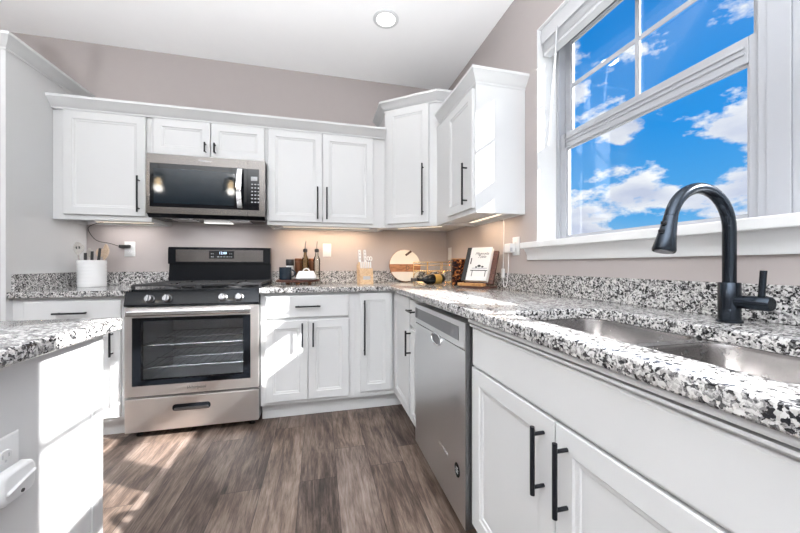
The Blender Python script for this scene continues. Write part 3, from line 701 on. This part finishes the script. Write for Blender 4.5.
for k, (xx, ww) in enumerate(((0.009, 0.018), (0.0, 0.024), (-0.009, 0.018))): b.box(-ww/2, ww/2, xx-0.0018, xx+0.0018, 0.0014, 0.0018)
b.build('sticker_print', PLAST, st)
text_mesh('Whirlpool', 0.024, MD_ @ Matrix.Translation((-1.30, -0.0006, 0.29)), 'lettering', CHROME, dd, 0.0004, 0.25)

# ------------------------------------------------------------------ sink and faucet
sk = thing('double_sink', (0.78, 0.59, 0.68), 'stainless undermount sink with two bowls set in the worktop', 'sink')
cxs = (SX0+SX1)/2; ymid = 0.615
bl = [(cxs, (ymid+0.013+SY1+0.012)/2, SX1-SX0+0.024, SY1+0.012-ymid-0.013), (cxs, (SY0-0.012+ymid-0.013)/2, SX1-SX0+0.024, ymid-0.013-SY0+0.012)]
curve_slab([rrect(cxs, (SY0+SY1)/2, SX1-SX0+0.045, SY1-SY0+0.06, 0.06)] + [rrect(*q, 0.06)[::-1] for q in bl], CB-0.0035, CB-0.0008, 0.0003, 'rim', SINKM, sk)
for (cx, cy, w_, h_) in bl:
    b = MB(); loops = []
    for ins, z, r in ((0.0, CB-0.003, .06), (0.002, CB-0.012, .06), (0.008, 0.74, .055), (0.014, 0.715, .05), (0.03, 0.70, .045), (0.12, 0.694, .03)):
        loops.append([(x, y, z) for x, y in rrect(cx, cy, w_-2*ins, h_-2*ins, max(0.012, r-ins*0.2))])
    b.loft(loops, False, True); bo = b.build('bowl', SINKM, sk, 50)
    MB().lathe([(0.045, 0.6945), (0.045, 0.697), (0.036, 0.698), (0.034, 0.6955)], 28, (cx, cy, 0)).build('drain', CHROME, bo)
FX, FY = 1.080, 0.641
fc = thing('kitchen_faucet', (FX, FY, CT+0.0005), 'dark gooseneck pull-down faucet with side lever behind the sink', 'faucet')
MB().lathe([(0.0275, CT+0.0005), (0.0275, CT+0.007), (0.0245, CT+0.009)], 32, (FX, FY, 0)).build('base_plate', GUN, fc)
MB().lathe([(0.0235, CT+0.0092), (0.0235, 0.938), (0.0230, 0.9385), (0.0230, 0.9395), (0.0235, 0.940), (0.0235, 1.020), (0.022, 1.022)], 32, (FX, FY, 0)).build('body', GUN, fc)
R = 0.105; pth = [(FX, FY, 1.0222), (FX, FY, 1.09), (FX, FY, 1.166)]
for k in range(1, 23):
    a = math.radians(165*k/22); pth.append((FX-R+R*math.cos(a), FY, 1.166+R*math.sin(a)))
MB().tube(pth, 0.0148, 20).build('spout', GUN, fc)
e = Vector(pth[-1]); dn = Vector((-math.sin(math.radians(165)), 0, math.cos(math.radians(165))))
path = [e+dn*q for q in (0.0004, 0.012, 0.05, 0.088, 0.093)]
sh = MB().tube(path, [0.0152, 0.0158, 0.0198, 0.0255, 0.0238], 22).build('spray_head', GUN, fc)
side = Vector((-dn.z, 0, dn.x))*-1
for q in (0.022, 0.045):
    p = e+dn*q+side*(0.0172 if q < 0.03 else 0.0195)
    MB().lathe([(0.007, -0.004), (0.007, 0.004)], 14, tuple(p)).build('spray_button', BLACKM, sh)
MB().cyl(e+dn*0.0932, e+dn*0.0945, 0.019, 20).build('spray_face', STEELD, sh)
lv = MB(); lv.tube([(FX, FY-0.018, 0.972), (FX, FY-0.040, 0.972)], [0.0170, 0.0180], 20); lv.tube([(FX, FY-0.0405, 0.972), (FX, FY-0.083, 0.972), (FX, FY-0.086, 0.972)], [0.0185, 0.0185, 0.016], 20); lo = lv.build('valve_arm', GUN, fc)
MB().cyl((FX, FY-0.066, 0.988), (FX+0.004, FY-0.068, 1.055), 0.0068, 14).build('lever', GUN, lo)

# ------------------------------------------------------------------ lights and cords under the wall cabinets
def strip(xy0, xy1, z, power, label, color=(1, .74, .50)):
    a, b_ = Vector(xy0), Vector(xy1); L = (b_-a).length; an = math.degrees(math.atan2((b_-a).y, (b_-a).x)); c = (a+b_)/2
    M = FR((c.x, c.y, z), an)
    s = thing('under_cabinet_light', (c.x, c.y, z), label, 'light', 'slim lights under the wall cabinets')
    MB(M).box(-L/2, L/2, -0.016, 0.016, -0.010, -0.0005, 0.002).build('housing', PLAST, s)
    MB(M).box(-L/2+0.01, L/2-0.01, -0.011, 0.011, -0.0115, -0.0102).build('diffuser', WARM, s)
    area_light('strip_glow', (0, 0, -0.014), (0, 0, math.radians(an)), L*0.95, 0.02, power, color, s)
ZS = UB+0.0215
strip((-1.60, 2.86), (-1.22, 2.86), ZS, 1.0, 'slim white light bar beneath the one-door cabinet over the utensil crock', (1, .96, .94))
strip((-0.30, 2.86), (0.44, 2.86), ZS, 3.2, 'slim white light bar beneath the two-door cabinet over the knife block')
strip((0.66, 2.76), (0.98, 2.50), UB+0.0195, 2.0, 'slim white light bar beneath the diagonal corner cabinet')
strip((1.10, 2.25), (1.10, 1.82), ZS, 1.3, 'slim white light bar beneath the cabinet beside the window')
def cord(pts, r, m, label, name='power_cord'):
    out = []
    P = [Vector(p) for p in pts]
    for i in range(len(P)-1):
        p0, p1, p2, p3 = P[max(0, i-1)], P[i], P[i+1], P[min(len(P)-1, i+2)]
        for k in range(8):
            t = k/8; out.append(0.5*((2*p1)+(p2-p0)*t+(2*p0-5*p1+4*p2-p3)*t*t+(3*p1-p0-3*p2+p3)*t**3))
    out.append(P[-1]); return tag(MB().tube(out, r, 8).build(name, m), label, 'cord')
ad = thing('plug_adapter', (-1.475, YB-0.02, 1.21), 'black plug adapter sitting in the outlet beside the utensil crock', 'plug')
MB().box(-1.490, -1.422, YB-0.040, YB-0.0102, 1.200, 1.224, 0.004).build('adapter_body', RUBBER, ad)
cord([(-1.490, YB-0.025, 1.211), (-1.56, YB-0.02, 1.235), (-1.63, YB-0.02, 1.25), (-1.672, YB-0.02, 1.29), (-1.688, YB-0.03, 1.350), (-1.60, YB-0.095, 1.376), (-1.55, YB-0.108, 1.3855)], 0.0024, RUBBER, 'thin black cord looping from black adapter up to the cabinet')
ch = thing('charger', (XR-0.04, 1.842, 1.18), 'square white charger plugged into the outlet beside the cookbook', 'plug')
MB().box(XR-0.046, XR-0.0102, 1.812, 1.880, 1.147, 1.205, 0.006).build('charger_body', PLAST, ch)
MB().box(XR-0.0466, XR-0.030, 1.8112, 1.8119, 1.155, 1.178).build('charger_port', GREYP, ch)
wc = cord([(XR-0.028, 1.862, 1.1465), (XR-0.026, 1.862, 1.09), (XR-0.028, 1.862, 1.02), (XR-0.034, 1.870, 0.945), (XR-0.036, 1.885, 0.925), (XR-0.036, 1.905, 0.945), (XR-0.034, 1.912, 1.03), (XR-0.030, 1.912, 1.20), (XR-0.030, 1.912, 1.36), (XR-0.06, 1.92, 1.380), (XR-0.092, 1.93, 1.3835)], 0.0026, PLAST, 'white cord running from the square charger up beneath the cabinet')
MB().box(XR-0.042, XR-0.026, 1.903, 1.922, 0.985, 1.045, 0.003).build('inline_switch', PLAST, wc)

def can_light(x, y, power, label):
    s = thing('recessed_light', (x, y, ZC), label, 'light', 'round recessed ceiling lights')
    MB().lathe([(0.088, -0.0005), (0.088, -0.004), (0.080, -0.008), (0.066, -0.006), (0.066, -0.0005)], 36, (x, y, ZC)).build('trim_ring', PLAST, s)
    MB().lathe([(0.0655, -0.0008), (0.0655, -0.0045)], 36, (x, y, ZC)).build('lens', LENS, s)
    area_light('can_glow', (0, 0, -0.012), (0, 0, 0), 0.13, 0.13, power, (1, .97, .94), s, 'DISK')
can_light(0.445, 2.193, 2, 'small round recessed ceiling light above the dishwasher')
for x, y in ((-1.5, 2.19), (0.445, 0.3), (-1.6, -1.6), (0.2, -1.6), (-3.4, 1.6), (-3.4, -0.6), (-3.4, -2.8), (-1.2, -3.4)):  # unseen extra downlights, added to fill the room with light
    can_light(x, y, 1.0, 'round recessed ceiling light added out of view as fill')

# pendants over the island (seen mirrored in the microwave door)
for x, lb in ((-1.91, 'glass pendant lamp over the far half of the island'), (-1.10, 'glass pendant lamp over the near half of the island')):
    s = thing('pendant_light', (x, 0.55, 1.98), lb, 'light', 'glass pendants over the island')
    MB().lathe([(0.06, ZC-0.025), (0.06, ZC-0.001)], 24, (x, 0.55, 0)).build('ceiling_cap', BLACKM, s)
    MB().cyl((x, 0.55, 2.20), (x, 0.55, ZC-0.025), 0.004, 8).build('rod', BLACKM, s)
    MB().lathe([(0.022, 2.14), (0.025, 2.20)], 20, (x, 0.55, 0)).build('socket', BLACKM, s)
    MB().lathe([(0.012, 2.139), (0.030, 2.10), (0.032, 2.075), (0.018, 2.05), (0.002, 2.045)], 20, (x, 0.55, 0)).build('bulb', BULB, s)
    L = bpy.data.lights.new('bulb_glow', 'POINT'); L.energy = 4; L.shadow_soft_size = 0.045; L.color = (1, .95, .90); lo_ = bpy.data.objects.new('bulb_glow', L); COL.objects.link(lo_); lo_.parent = s; lo_.location = (0, 0, 0.03)
    b = MB(); pr = [(0.03, 2.201), (0.075, 2.16), (0.09, 2.08), (0.085, 1.99)]; b.loft([[(x+r*math.cos(2*PI*j/28), 0.55+r*math.sin(2*PI*j/28), z) for j in range(28)] for r, z in pr], False, False); b.build('glass_shade', CLEAR, s)

# unseen uplighters added behind the camera to brighten the ceiling
for x, y, pw, lb in ((-0.50, -0.95, 280, 'added brass uplighter, a fill light behind the camera'), (-1.9, -0.95, 140, 'added brass uplighter, a fill light beyond the near end of the island')):
    s = thing('fill_lamp', (x, y, 0.0005), lb, 'lamp', 'added fill uplighters')
    MB().lathe([(0.14, 0.0008), (0.14, 0.02), (0.012, 0.03), (0.012, 0.72), (0.02, 0.73)], 28, (x, y, 0)).build('stand', GOLD, s)
    b = MB(); b.loft([[(x+r*math.cos(2*PI*j/32), y+r*math.sin(2*PI*j/32), z) for j in range(32)] for r, z in ((0.03, 0.73), (0.12, 0.75), (0.175, 0.86), (0.170, 0.86), (0.115, 0.765))], True, True); b.build('bowl_shade', PLAST, s)
    area_light('ceiling_fill', (0, 0, 0.78), (PI, 0, 0), 0.19, 0.19, pw, (.93, .965, 1), s, 'DISK')

# ------------------------------------------------------------------ window blind
bd = thing('window_blind', (1.25, 1.13, 2.25), 'raised white slatted blind gathered at the top of the window', 'blind')
MB().box(1.222, 1.228, 0.640, 1.600, 2.318, 2.402, 0.002).build('valance', BLINDM, bd)
MB().box(1.232, 1.280, 0.646, 1.596, 2.352, 2.4028, 0.002).build('headrail', BLINDM, bd)
b = MB()
for k in range(13): b.box(1.232-0.001*(k % 2), 1.282, 0.650, 1.592, 2.270+k*0.0062, 2.2735+k*0.0062)
b.build('slat_stack', BLINDM, bd)
MB().box(1.233, 1.281, 0.650, 1.592, 2.250, 2.268, 0.003).build('bottom_rail', BLINDM, bd)
b = MB(); b.tube([(1.220, 1.470, 2.335), (1.216, 1.475, 2.20), (1.214, 1.512, 1.90), (1.213, 1.530, 1.72)], 0.0045, 8); b.build('wand', BLINDM, bd)

# ------------------------------------------------------------------ things on the worktops
Z0 = CT+0.0006
# utensil crock
CX, CY = -1.572, 2.780
ck = thing('utensil_crock', (CX, CY, Z0), 'white ribbed ceramic crock full of cooking utensils', 'crock')
pr = [(0.0, 0), (0.076, 0), (0.079, 0.006)]
for k in range(7): pr += [(0.0785, 0.012+k*0.024), (0.0805, 0.02+k*0.024), (0.0805, 0.028+k*0.024)]
pr += [(0.0795, 0.188), (0.075, 0.188), (0.074, 0.02), (0.0, 0.02)]
MB().lathe(pr, 40, (CX, CY, Z0)).build('crock_body', CERAM, ck)
RIM = Z0+0.188
def utensil(name, label, base, tip, m, hm=None, kind='spoon', w=0.03, l=0.09):
    """handle from inside the crock to the head; head is an ellipsoid bowl, a slotted disc, or none"""
    a, b_ = Vector(base), Vector(tip); d = (b_-a).normalized()
    o = thing(name, a, label, 'utensil', 'utensils in the white crock')
    MB().tube([a, a+(b_-a)*0.6, b_], [0.0065, 0.0055, 0.005] if kind != 'grip' else [0.006, 0.009, 0.008], 10).build('handle', hm or m, o)
    if kind == 'grip': return o
    side = Vector((1, -0.25, 0)); side = (side-d*side.dot(d)).normalized(); nrm = d.cross(side)
    loops = []
    for k in range(9):
        t = k/8; ww = w*math.sin(PI*min(0.97, max(0.05, t*0.95+0.03)))**0.6; c = b_+d*(t*l-0.004)
        th = 0.004
        loops.append([tuple(c+side*ww*math.cos(2*PI*j/14)+nrm*(th*math.sin(2*PI*j/14)+0.006*(math.sin(PI*t)))) for j in range(14)])
    h = MB().loft(loops).build('head', m, o)
    if kind == 'slot':
        for s in (-0.010, 0.010):
            p = b_+d*l*0.5+side*s+nrm*0.0065
            MB().tube([p-d*0.008-nrm*0.005, p+d*0.008-nrm*0.005], 0.0045, 8).build('slot', PLASTD, h)
    return o
zb = Z0+0.03
utensil('slotted_spoon', 'grey wooden spoon with two holes, leaning toward the white panel', (CX-0.045, CY-0.035, zb), (CX-0.058, CY-0.040, RIM+0.045), SPOONG, kind='slot', w=0.040, l=0.085)
utensil('wooden_spoon', 'plain grey wooden spoon half hidden behind the slotted spoon', (CX-0.032, CY+0.045, zb), (CX-0.044, CY+0.050, RIM+0.022), SPOONG, w=0.026, l=0.07)
utensil('wooden_spoon', 'broad tan wooden spoon at the middle of the crock', (CX+0.012, CY+0.050, zb), (CX+0.014, CY+0.055, RIM+0.028), SPOON, w=0.036, l=0.065)
utensil('wooden_spatula', 'tan wooden spatula leaning toward the outlet', (CX+0.045, CY+0.015, zb), (CX+0.064, CY+0.015, RIM+0.012), SPOON, w=0.026, l=0.11)
utensil('black_utensil', 'short black-handled utensil in front of the broad spoon', (CX-0.010, CY-0.055, zb), (CX-0.008, CY-0.056, RIM+0.050), RUBBER, kind='grip')
utensil('black_utensil', 'black-handled utensil standing nearly upright in the crock', (CX+0.022, CY-0.050, zb), (CX+0.030, CY-0.052, RIM+0.062), RUBBER, kind='grip')
utensil('black_utensil', 'longest black-handled utensil, tilted toward the range', (CX+0.040, CY-0.030, zb), (CX+0.066, CY-0.034, RIM+0.085), RUBBER, kind='grip')

# wooden riser with mug, butter dish, bottles
RX, RY = -0.165, 2.775; RT = Z0+0.036
rs = thing('serving_riser', (RX, RY, Z0), 'low dark round wooden riser holding mug, butter dish and bottles', 'riser')
MB().lathe([(0.165, RT-Z0-0.018), (0.172, RT-Z0-0.014), (0.172, RT-Z0-0.004), (0.168, RT-Z0)], 40, (RX, RY, Z0), 1.0, 0.85).build('board', WOODD, rs)
for k in range(3):
    a = k*2*PI/3-PI/2; MB().lathe([(0.014, 0), (0.020, RT-Z0-0.0185)], 14, (RX+0.10*math.cos(a), RY+0.085*math.sin(a), Z0)).build('foot', WOODM, rs)
RT += 0.0006
mx, my = -0.262, 2.735
mg = thing('coffee_mug', (mx, my, RT), 'dark navy mug at the end of the wooden riser', 'mug')
MB().lathe([(0.0, 0), (0.044, 0), (0.047, 0.004), (0.047, 0.100), (0.044, 0.100), (0.043, 0.008), (0, 0.008)], 32, (mx, my, RT)).build('cup', NAVY, mg)
MB().tube([(mx+0.0475+0.028*math.sin(PI*k/10), my+0.01, RT+0.080-0.06*k/10) for k in range(11)], 0.0055, 10).build('handle', NAVY, mg)
bx_, by_ = -0.100, 2.690
bt = thing('butter_dish', (bx_, by_, RT), 'white lidded butter dish on the wooden riser', 'butter dish')
def rr3(cx, cy, w, h, r, z): return [(x, y, z) for x, y in rrect(cx, cy, w, h, r)]
MB().loft([rr3(bx_, by_, 0.13, 0.075, 0.02, RT), rr3(bx_, by_, 0.20, 0.115, 0.03, RT+0.012), rr3(bx_, by_, 0.205, 0.12, 0.03, RT+0.016), rr3(bx_, by_, 0.16, 0.09, 0.02, RT+0.010)]).build('dish', CERAM, bt)
ld = MB().loft([rr3(bx_, by_, 0.158, 0.088, 0.02, RT+0.0106), rr3(bx_, by_, 0.150, 0.080, 0.02, RT+0.035), rr3(bx_, by_, 0.118, 0.058, 0.016, RT+0.066), rr3(bx_, by_, 0.108, 0.048, 0.014, RT+0.070)]).build('lid', CERAM, bt)
MB().tube([(bx_-0.024, by_, RT+0.069), (bx_-0.016, by_, RT+0.084), (bx_, by_, RT+0.090), (bx_+0.016, by_, RT+0.084), (bx_+0.024, by_, RT+0.069)], 0.006, 10).build('lid_handle', CERAM, ld)
gx, gy = -0.236, 2.835
gr = thing('pepper_grinder', (gx, gy, RT), 'clear grinder with black cap behind the navy mug', 'grinder')
MB().lathe([(0.0, 0), (0.030, 0), (0.031, 0.004), (0.029, 0.105), (0.026, 0.112)], 26, (gx, gy, RT)).build('jar', PLAST, gr)
MB().lathe([(0.030, 0.1125), (0.032, 0.116), (0.032, 0.160), (0.029, 0.164)], 26, (gx, gy, RT)).build('cap', RUBBER, gr)
MB(Matrix.Translation((gx-0.002, gy-0.0293, RT+0.07))).box(-0.006, 0.006, -0.0015, 0.0005, -0.008, 0.008).build('label_print', RUBBER, gr)
for x, y, h, r, lb in ((-0.168, 2.825, 0.172, 0.030, 'wide bronze canister beside the black-capped grinder'), (-0.062, 2.858, 0.172, 0.026, 'slim bronze canister between the two oil bottles')):
    c = thing('bronze_canister', (x, y, RT), lb, 'canister', 'bronze canisters')
    MB().lathe([(0, 0), (r-0.002, 0), (r, 0.003), (r, h-0.03), (r-0.001, h-0.029)], 28, (x, y, RT)).build('can', BRONZE, c)
    MB().lathe([(r-0.0015, h-0.0285), (r+0.001, h-0.026), (r+0.001, h-0.004), (r-0.003, h)], 28, (x, y, RT)).build('lid', BRONZE, c)
for x, y, mt, lb in ((-0.112, 2.800, OIL, 'oil bottle with amber oil and pourer behind the butter dish'), (-0.020, 2.790, CLEAR, 'clear glass bottle with pourer nearest the wall outlet')):
    c = thing('oil_bottle', (x, y, RT), lb, 'bottle', 'glass bottles with pourers')
    MB().lathe([(0.0, 0), (0.026, 0), (0.027, 0.004), (0.027, 0.155), (0.024, 0.172), (0.014, 0.195), (0.0115, 0.210), (0.0125, 0.222)], 26, (x, y, RT)).build('bottle_glass', mt, c)
    MB().lathe([(0.010, 0.2225), (0.017, 0.226), (0.018, 0.246), (0.012, 0.252)], 20, (x, y, RT)).build('stopper', RUBBER, c)
    MB().tube([(x, y, RT+0.252), (x, y, RT+0.275), (x+0.003, y-0.004, RT+0.297), (x+0.006, y-0.008, RT+0.315)], [0.005, 0.0045, 0.0045, 0.0035], 10).build('spout', STEELD, c)

# knife block
KX, KY = 0.372, 2.700
MK = FR((KX, KY, Z0), 6)
kb = thing('knife_block', (KX, KY, Z0), 'pale wooden knife block with white-handled knives against the back wall', 'knife block')
pf = [(-0.070, 0), (0.070, 0), (0.095, 0.165), (0.040, 0.190), (-0.030, 0.112), (-0.050, 0.120)]
pf = [(-0.062, 0), (0.066, 0), (0.085, 0.150), (0.020, 0.178), (-0.008, 0.112), (-0.040, 0.126)]
MB(MK).loft([[(x, y, z) for y, z in pf] for x in (-0.054, 0.054)]).build('block', WOODL, kb)
fy = lambda z: -0.062+0.022*z/0.126
MB(MK).loft([[(x, fy(z)-0.0008, z) for x, z in ((-0.030, 0.035), (0.030, 0.035), (0.030, 0.062), (-0.030, 0.062))], [(x, fy(z)-0.0002, z) for x, z in ((-0.030, 0.035), (0.030, 0.035), (0.030, 0.062), (-0.030, 0.062))]]).build('front_label', GREYP, kb)
def knife(x, y, z, L, w, lb, rivets=True, an=-0.25, side=0.0):
    M = MK @ Matrix.Translation((x, y, z)) @ Matrix.Rotation(side, 4, 'Y') @ Matrix.Rotation(an, 4, 'X')
    k = thing('knife', MK @ Vector((x, y, z)), lb, 'knife', 'knives in the wooden block')
    MB(M).loft([rr3(0, 0, w, 0.012, 0.004, 0.008), rr3(0, 0, w*1.1, 0.015, 0.005, L*0.5), rr3(0, 0, w*1.15, 0.016, 0.005, L*0.93), rr3(0, 0, w*0.8, 0.010, 0.004, L)]).build('handle', CERAM, k)
    MB(M).box(-w*0.45, w*0.45, -0.001, 0.001, -0.012, 0.0085).build('blade', CHROME, k)
    if rivets:
        b = MB(M)
        for q in (0.3, 0.55, 0.8): b.cyl((0, -0.0085, L*q), (0, 0.0085, L*q), 0.0042, 10)
        b.build('rivet', STEELD, k)
for i in range(6): knife(-0.040+i*0.016, -0.026, 0.121, 0.062, 0.010, 'small white steak knife in the front row of the knife block', False)
knife(-0.034, 0.045, 0.170, 0.115, 0.020, 'big white-handled knife at the range end of the block')
knife(0.012, 0.048, 0.169, 0.118, 0.022, 'big white-handled knife in the middle of the block')
sc = thing('kitchen_scissors', MK @ Vector((0.042, 0.03, 0.175)), 'white-handled scissors standing in the knife block', 'scissors')
for s in (-1, 1):
    M = MK @ Matrix.Translation((0.044+s*0.011, 0.030, 0.208)) @ Matrix.Rotation(-0.3, 4, 'X')
    MB(M).tube([(0.010*math.cos(2*PI*j/16), 0, 0.017*math.sin(2*PI*j/16)) for j in range(16)], 0.0045, 8, True).build('finger_loop', CERAM, sc)
MB(MK @ Matrix.Translation((0.044, 0.037, 0.182))).box(-0.006, 0.006, -0.0015, 0.0015, -0.02, 0.014).build('blade', CHROME, sc)

# round marble and wood board leaning on the wall
RB = 0.147; BX = 0.772; lean = math.radians(9)
MBD = Matrix.Translation((BX, YB-0.072, Z0+0.0015)) @ Matrix.Rotation(math.radians(0), 4, 'Z') @ Matrix.Rotation(-lean, 4, 'X')
cb = thing('cutting_board', (BX, YB-0.07, Z0), 'round cream and wood cutting board leaning on the back wall', 'cutting board')
def disc_band(z0, z1, n=24):
    pts = []
    for k in range(n+1):
        z = z0+(z1-z0)*k/n; pts.append((math.sqrt(max(1e-9, RB**2-(z-RB)**2)), z))
    return [(x, z) for x, z in pts]+[(-x, z) for x, z in pts[::-1]]
def board_part(z0, z1, y0, y1, nm, m):
    o = disc_band(z0, z1); MB(MBD).loft([[(x, y, z) for x, z in o] for y in (y0, y1)]).build(nm, m, cb)
board_part(0.0, 0.088, -0.016, 0, 'marble_lower', MARBLE); board_part(0.0882, 0.160, -0.016, 0, 'wood_band', WOODM); board_part(0.1602, 2*RB, -0.016, 0, 'marble_upper', MARBLE)
b = MB(MBD); b.tube([(RB*1.003*math.sin(2*PI*j/48), -0.008, RB-RB*1.003*math.cos(2*PI*j/48)) for j in range(48)], 0.0028, 8, True); b.build('wood_rim', WOODM, cb)
b = MB(MBD @ Matrix.Translation((0.035, -0.0185, 0.262)) @ Matrix.Rotation(math.radians(55), 4, 'Y')); b.box(-0.010, 0.010, -0.003, 0.002, -0.035, 0.034, 0.002); b.build('strap', LEATH, cb)
text_mesh("D'", 0.052, MBD @ Matrix.Translation((0.026, -0.0166, 0.124)), 'lettering', PLASTD, cb)

# gold wire wine rack and bottle
wr = thing('wine_rack', (0.93, 2.55, Z0), 'gold wire wine rack in the corner of the worktop', 'wine rack')
P0, P1 = Vector((0.775, 2.64)), Vector((1.12, 2.54)); dirx = (P1-P0).normalized(); nrm = Vector((-dirx.y, dirx.x))
def wp(t, dpt, z): q = P0+(P1-P0)*t+nrm*dpt; return (q.x, q.y, Z0+z)
for dpt in (0.0, 0.13):
    b = MB(); q = 0.0034
    for z in (0.178, 0.152, 0.104): b.cyl(wp(0, dpt, z), wp(1, dpt, z), q, 8)
    for k in range(4):
        t = k/3; b.cyl(wp(t, dpt, 0.0026), wp(t, dpt, 0.178), q, 8)
    for k in range(3): b.tube([wp((k+0.5)/3+0.165*math.cos(2*PI*j/20), dpt, 0.054+0.050*math.sin(2*PI*j/20)) for j in range(20)], q, 8, True)
    b.build('wire_frame', GOLD, wr)
b = MB()
for t in (0, 1/3, 2/3, 1):
    for z in (0.0026, 0.178): b.cyl(wp(t, 0, z), wp(t, 0.13, z), 0.0026, 8)
b.build('cross_wire', GOLD, wr)
bd_ = Vector((0.93, 0.26, 0)).normalized(); nb = Vector((0.690, 2.405, Z0+0.041)); 
wbt = thing('wine_bottle', nb, 'black wine bottle with gold label lying before the gold rack', 'bottle')
zq = Vector((0, 0, 1)).rotation_difference(bd_).to_matrix().to_4x4()
MW = Matrix.Translation(nb) @ zq
MB(MW).lathe([(0.0, 0.0), (0.0145, 0.001), (0.0145, 0.020), (0.0135, 0.022), (0.0140, 0.085), (0.020, 0.105), (0.036, 0.130), (0.0395, 0.150), (0.0395, 0.285), (0.036, 0.292), (0.0, 0.288)], 30).build('bottle_body', BOTTLE, wbt)
MB(MW).loft([[(0.0399*math.cos(a), 0.0399*math.sin(a), z) for a in [math.radians(8*j) for j in range(45)]] for z in (0.200, 0.262)], False, False).build('bottle_label', LABELG, wbt)
MB(MW).lathe([(0.0150, 0.0), (0.0150, 0.040), (0.0147, 0.0405)], 22).build('foil_cap', STEELD, wbt)

# amber patterned box
ab = thing('patterned_box', (1.055, 2.31, Z0), 'dark box with amber pattern standing behind the cookbook', 'box')
MB(FR((1.060, 2.31, Z0), -12)).box(-0.075, 0.075, -0.03, 0.03, 0, 0.198, 0.004).build('box_body', AMBER, ab)
MB(FR((1.060, 2.31, Z0), -12)).box(-0.077, 0.077, -0.032, 0.032, 0.1982, 0.204, 0.002).build('lid', WOODH, ab)

# cookbook on wooden stand
MS = FR((1.028, 1.985, Z0), -54)
ti = Matrix.Translation((0, 0.0, 0.032)) @ Matrix.Rotation(math.radians(-24), 4, 'X')
bs = thing('book_stand', (1.04, 1.985, Z0), 'dark reddish wooden stand propping up the cookbook', 'stand')
b = MB(MS @ ti); b.box(-0.095, 0.105, 0.001, 0.020, 0.0, 0.240, 0.003); b.build('back_board', WOODD, bs)
b = MB(MS); b.box(-0.110, 0.100, -0.045, 0.085, 0.0, 0.014, 0.003); b.build('stand_base', WOODD, bs)
b = MB(MS); b.box(-0.125, 0.065, -0.050, -0.010, 0.0145, 0.034, 0.003); b.build('front_ledge', WOODH, bs)
bk = thing('cookbook', (1.03, 1.97, Z0+0.036), 'white cookbook with black spine propped on the wooden stand', 'book')
MC = MS @ ti @ Matrix.Translation((0, 0, 0.008))
b = MB(MC); b.box(-0.095, 0.072, -0.0285, -0.0262, 0, 0.246); b.box(-0.095, 0.072, -0.0030, -0.0006, 0, 0.246); b.build('cover', PAPER, bk)
b = MB(MC); b.box(-0.113, -0.0952, -0.0290, -0.0005, 0, 0.246, 0.001); b.box(-0.0952, -0.080, -0.0290, -0.0286, 0, 0.246); b.build('spine', RUBBER, bk)
b = MB(MC); b.box(-0.0948, 0.068, -0.0260, -0.0032, 0.004, 0.242); b.build('pages', PAGES, bk)
text_mesh('Magnolia', 0.028, MC @ Matrix.Translation((0.004, -0.0288, 0.198)), 'title', PLASTD, bk, 0.0002, 0.4)
text_mesh('Table', 0.028, MC @ Matrix.Translation((0.006, -0.0288, 0.174)), 'title', PLASTD, bk, 0.0002, 0.4)
b = MB(MC); y0, y1 = -0.0291, -0.0287
for (x0, x1, z0, z1) in ((-0.05, 0.06, 0.088, 0.091), (-0.058, 0.066, 0.070, 0.076), (-0.045, -0.040, 0.03, 0.070), (0.050, 0.055, 0.03, 0.070), (-0.07, -0.062, 0.12, 0.165)): b.box(x0, x1, y0, y1, z0, z1)
for cx, cz, r in ((0.0, 0.106, 0.013), (0.025, 0.100, 0.009), (-0.02, 0.098, 0.008)): b.loft([[(cx+r*math.cos(2*PI*j/14), y, cz+r*0.7*math.sin(2*PI*j/14)) for j in range(14)] for y in (y0, y1)])
b.build('cover_print', PLASTD, bk)

# plug-in unit on the island
pu = thing('plug_in_unit', (XI+0.02, 0.806, 0.640), 'rounded white plug-in unit in the outlet of the island', 'plug-in unit')
MI = FR((XI, 0.806, 0.640), 90)
b = MB(MI); lp = []
for ins, y, r in ((0.004, -0.0102, .012), (0, -0.013, .014), (0, -0.026, .016), (0.004, -0.031, .014), (0.007, -0.032, .012)):
    lp.append([(x, y, z) for x, z in rrect(0, 0, 0.078-2*ins, 0.062-2*ins, r)])
b.loft(lp); b.build('unit_body', PLAST, pu)
b = MB(MI); b.loft([[(-0.030, -0.0325, -0.004), (0.030, -0.0325, 0.010), (0.030, -0.0325, 0.006), (-0.030, -0.0325, -0.010)], [(-0.030, -0.0375, -0.006), (0.030, -0.0375, 0.009), (0.030, -0.0375, 0.007), (-0.030, -0.0375, -0.008)]]); b.build('ridge', PLAST, pu)
b = MB(MI); b.cyl((0.004, -0.0323, -0.019), (0.004, -0.0340, -0.019), 0.0035, 14); b.build('sensor', PLASTD, pu)
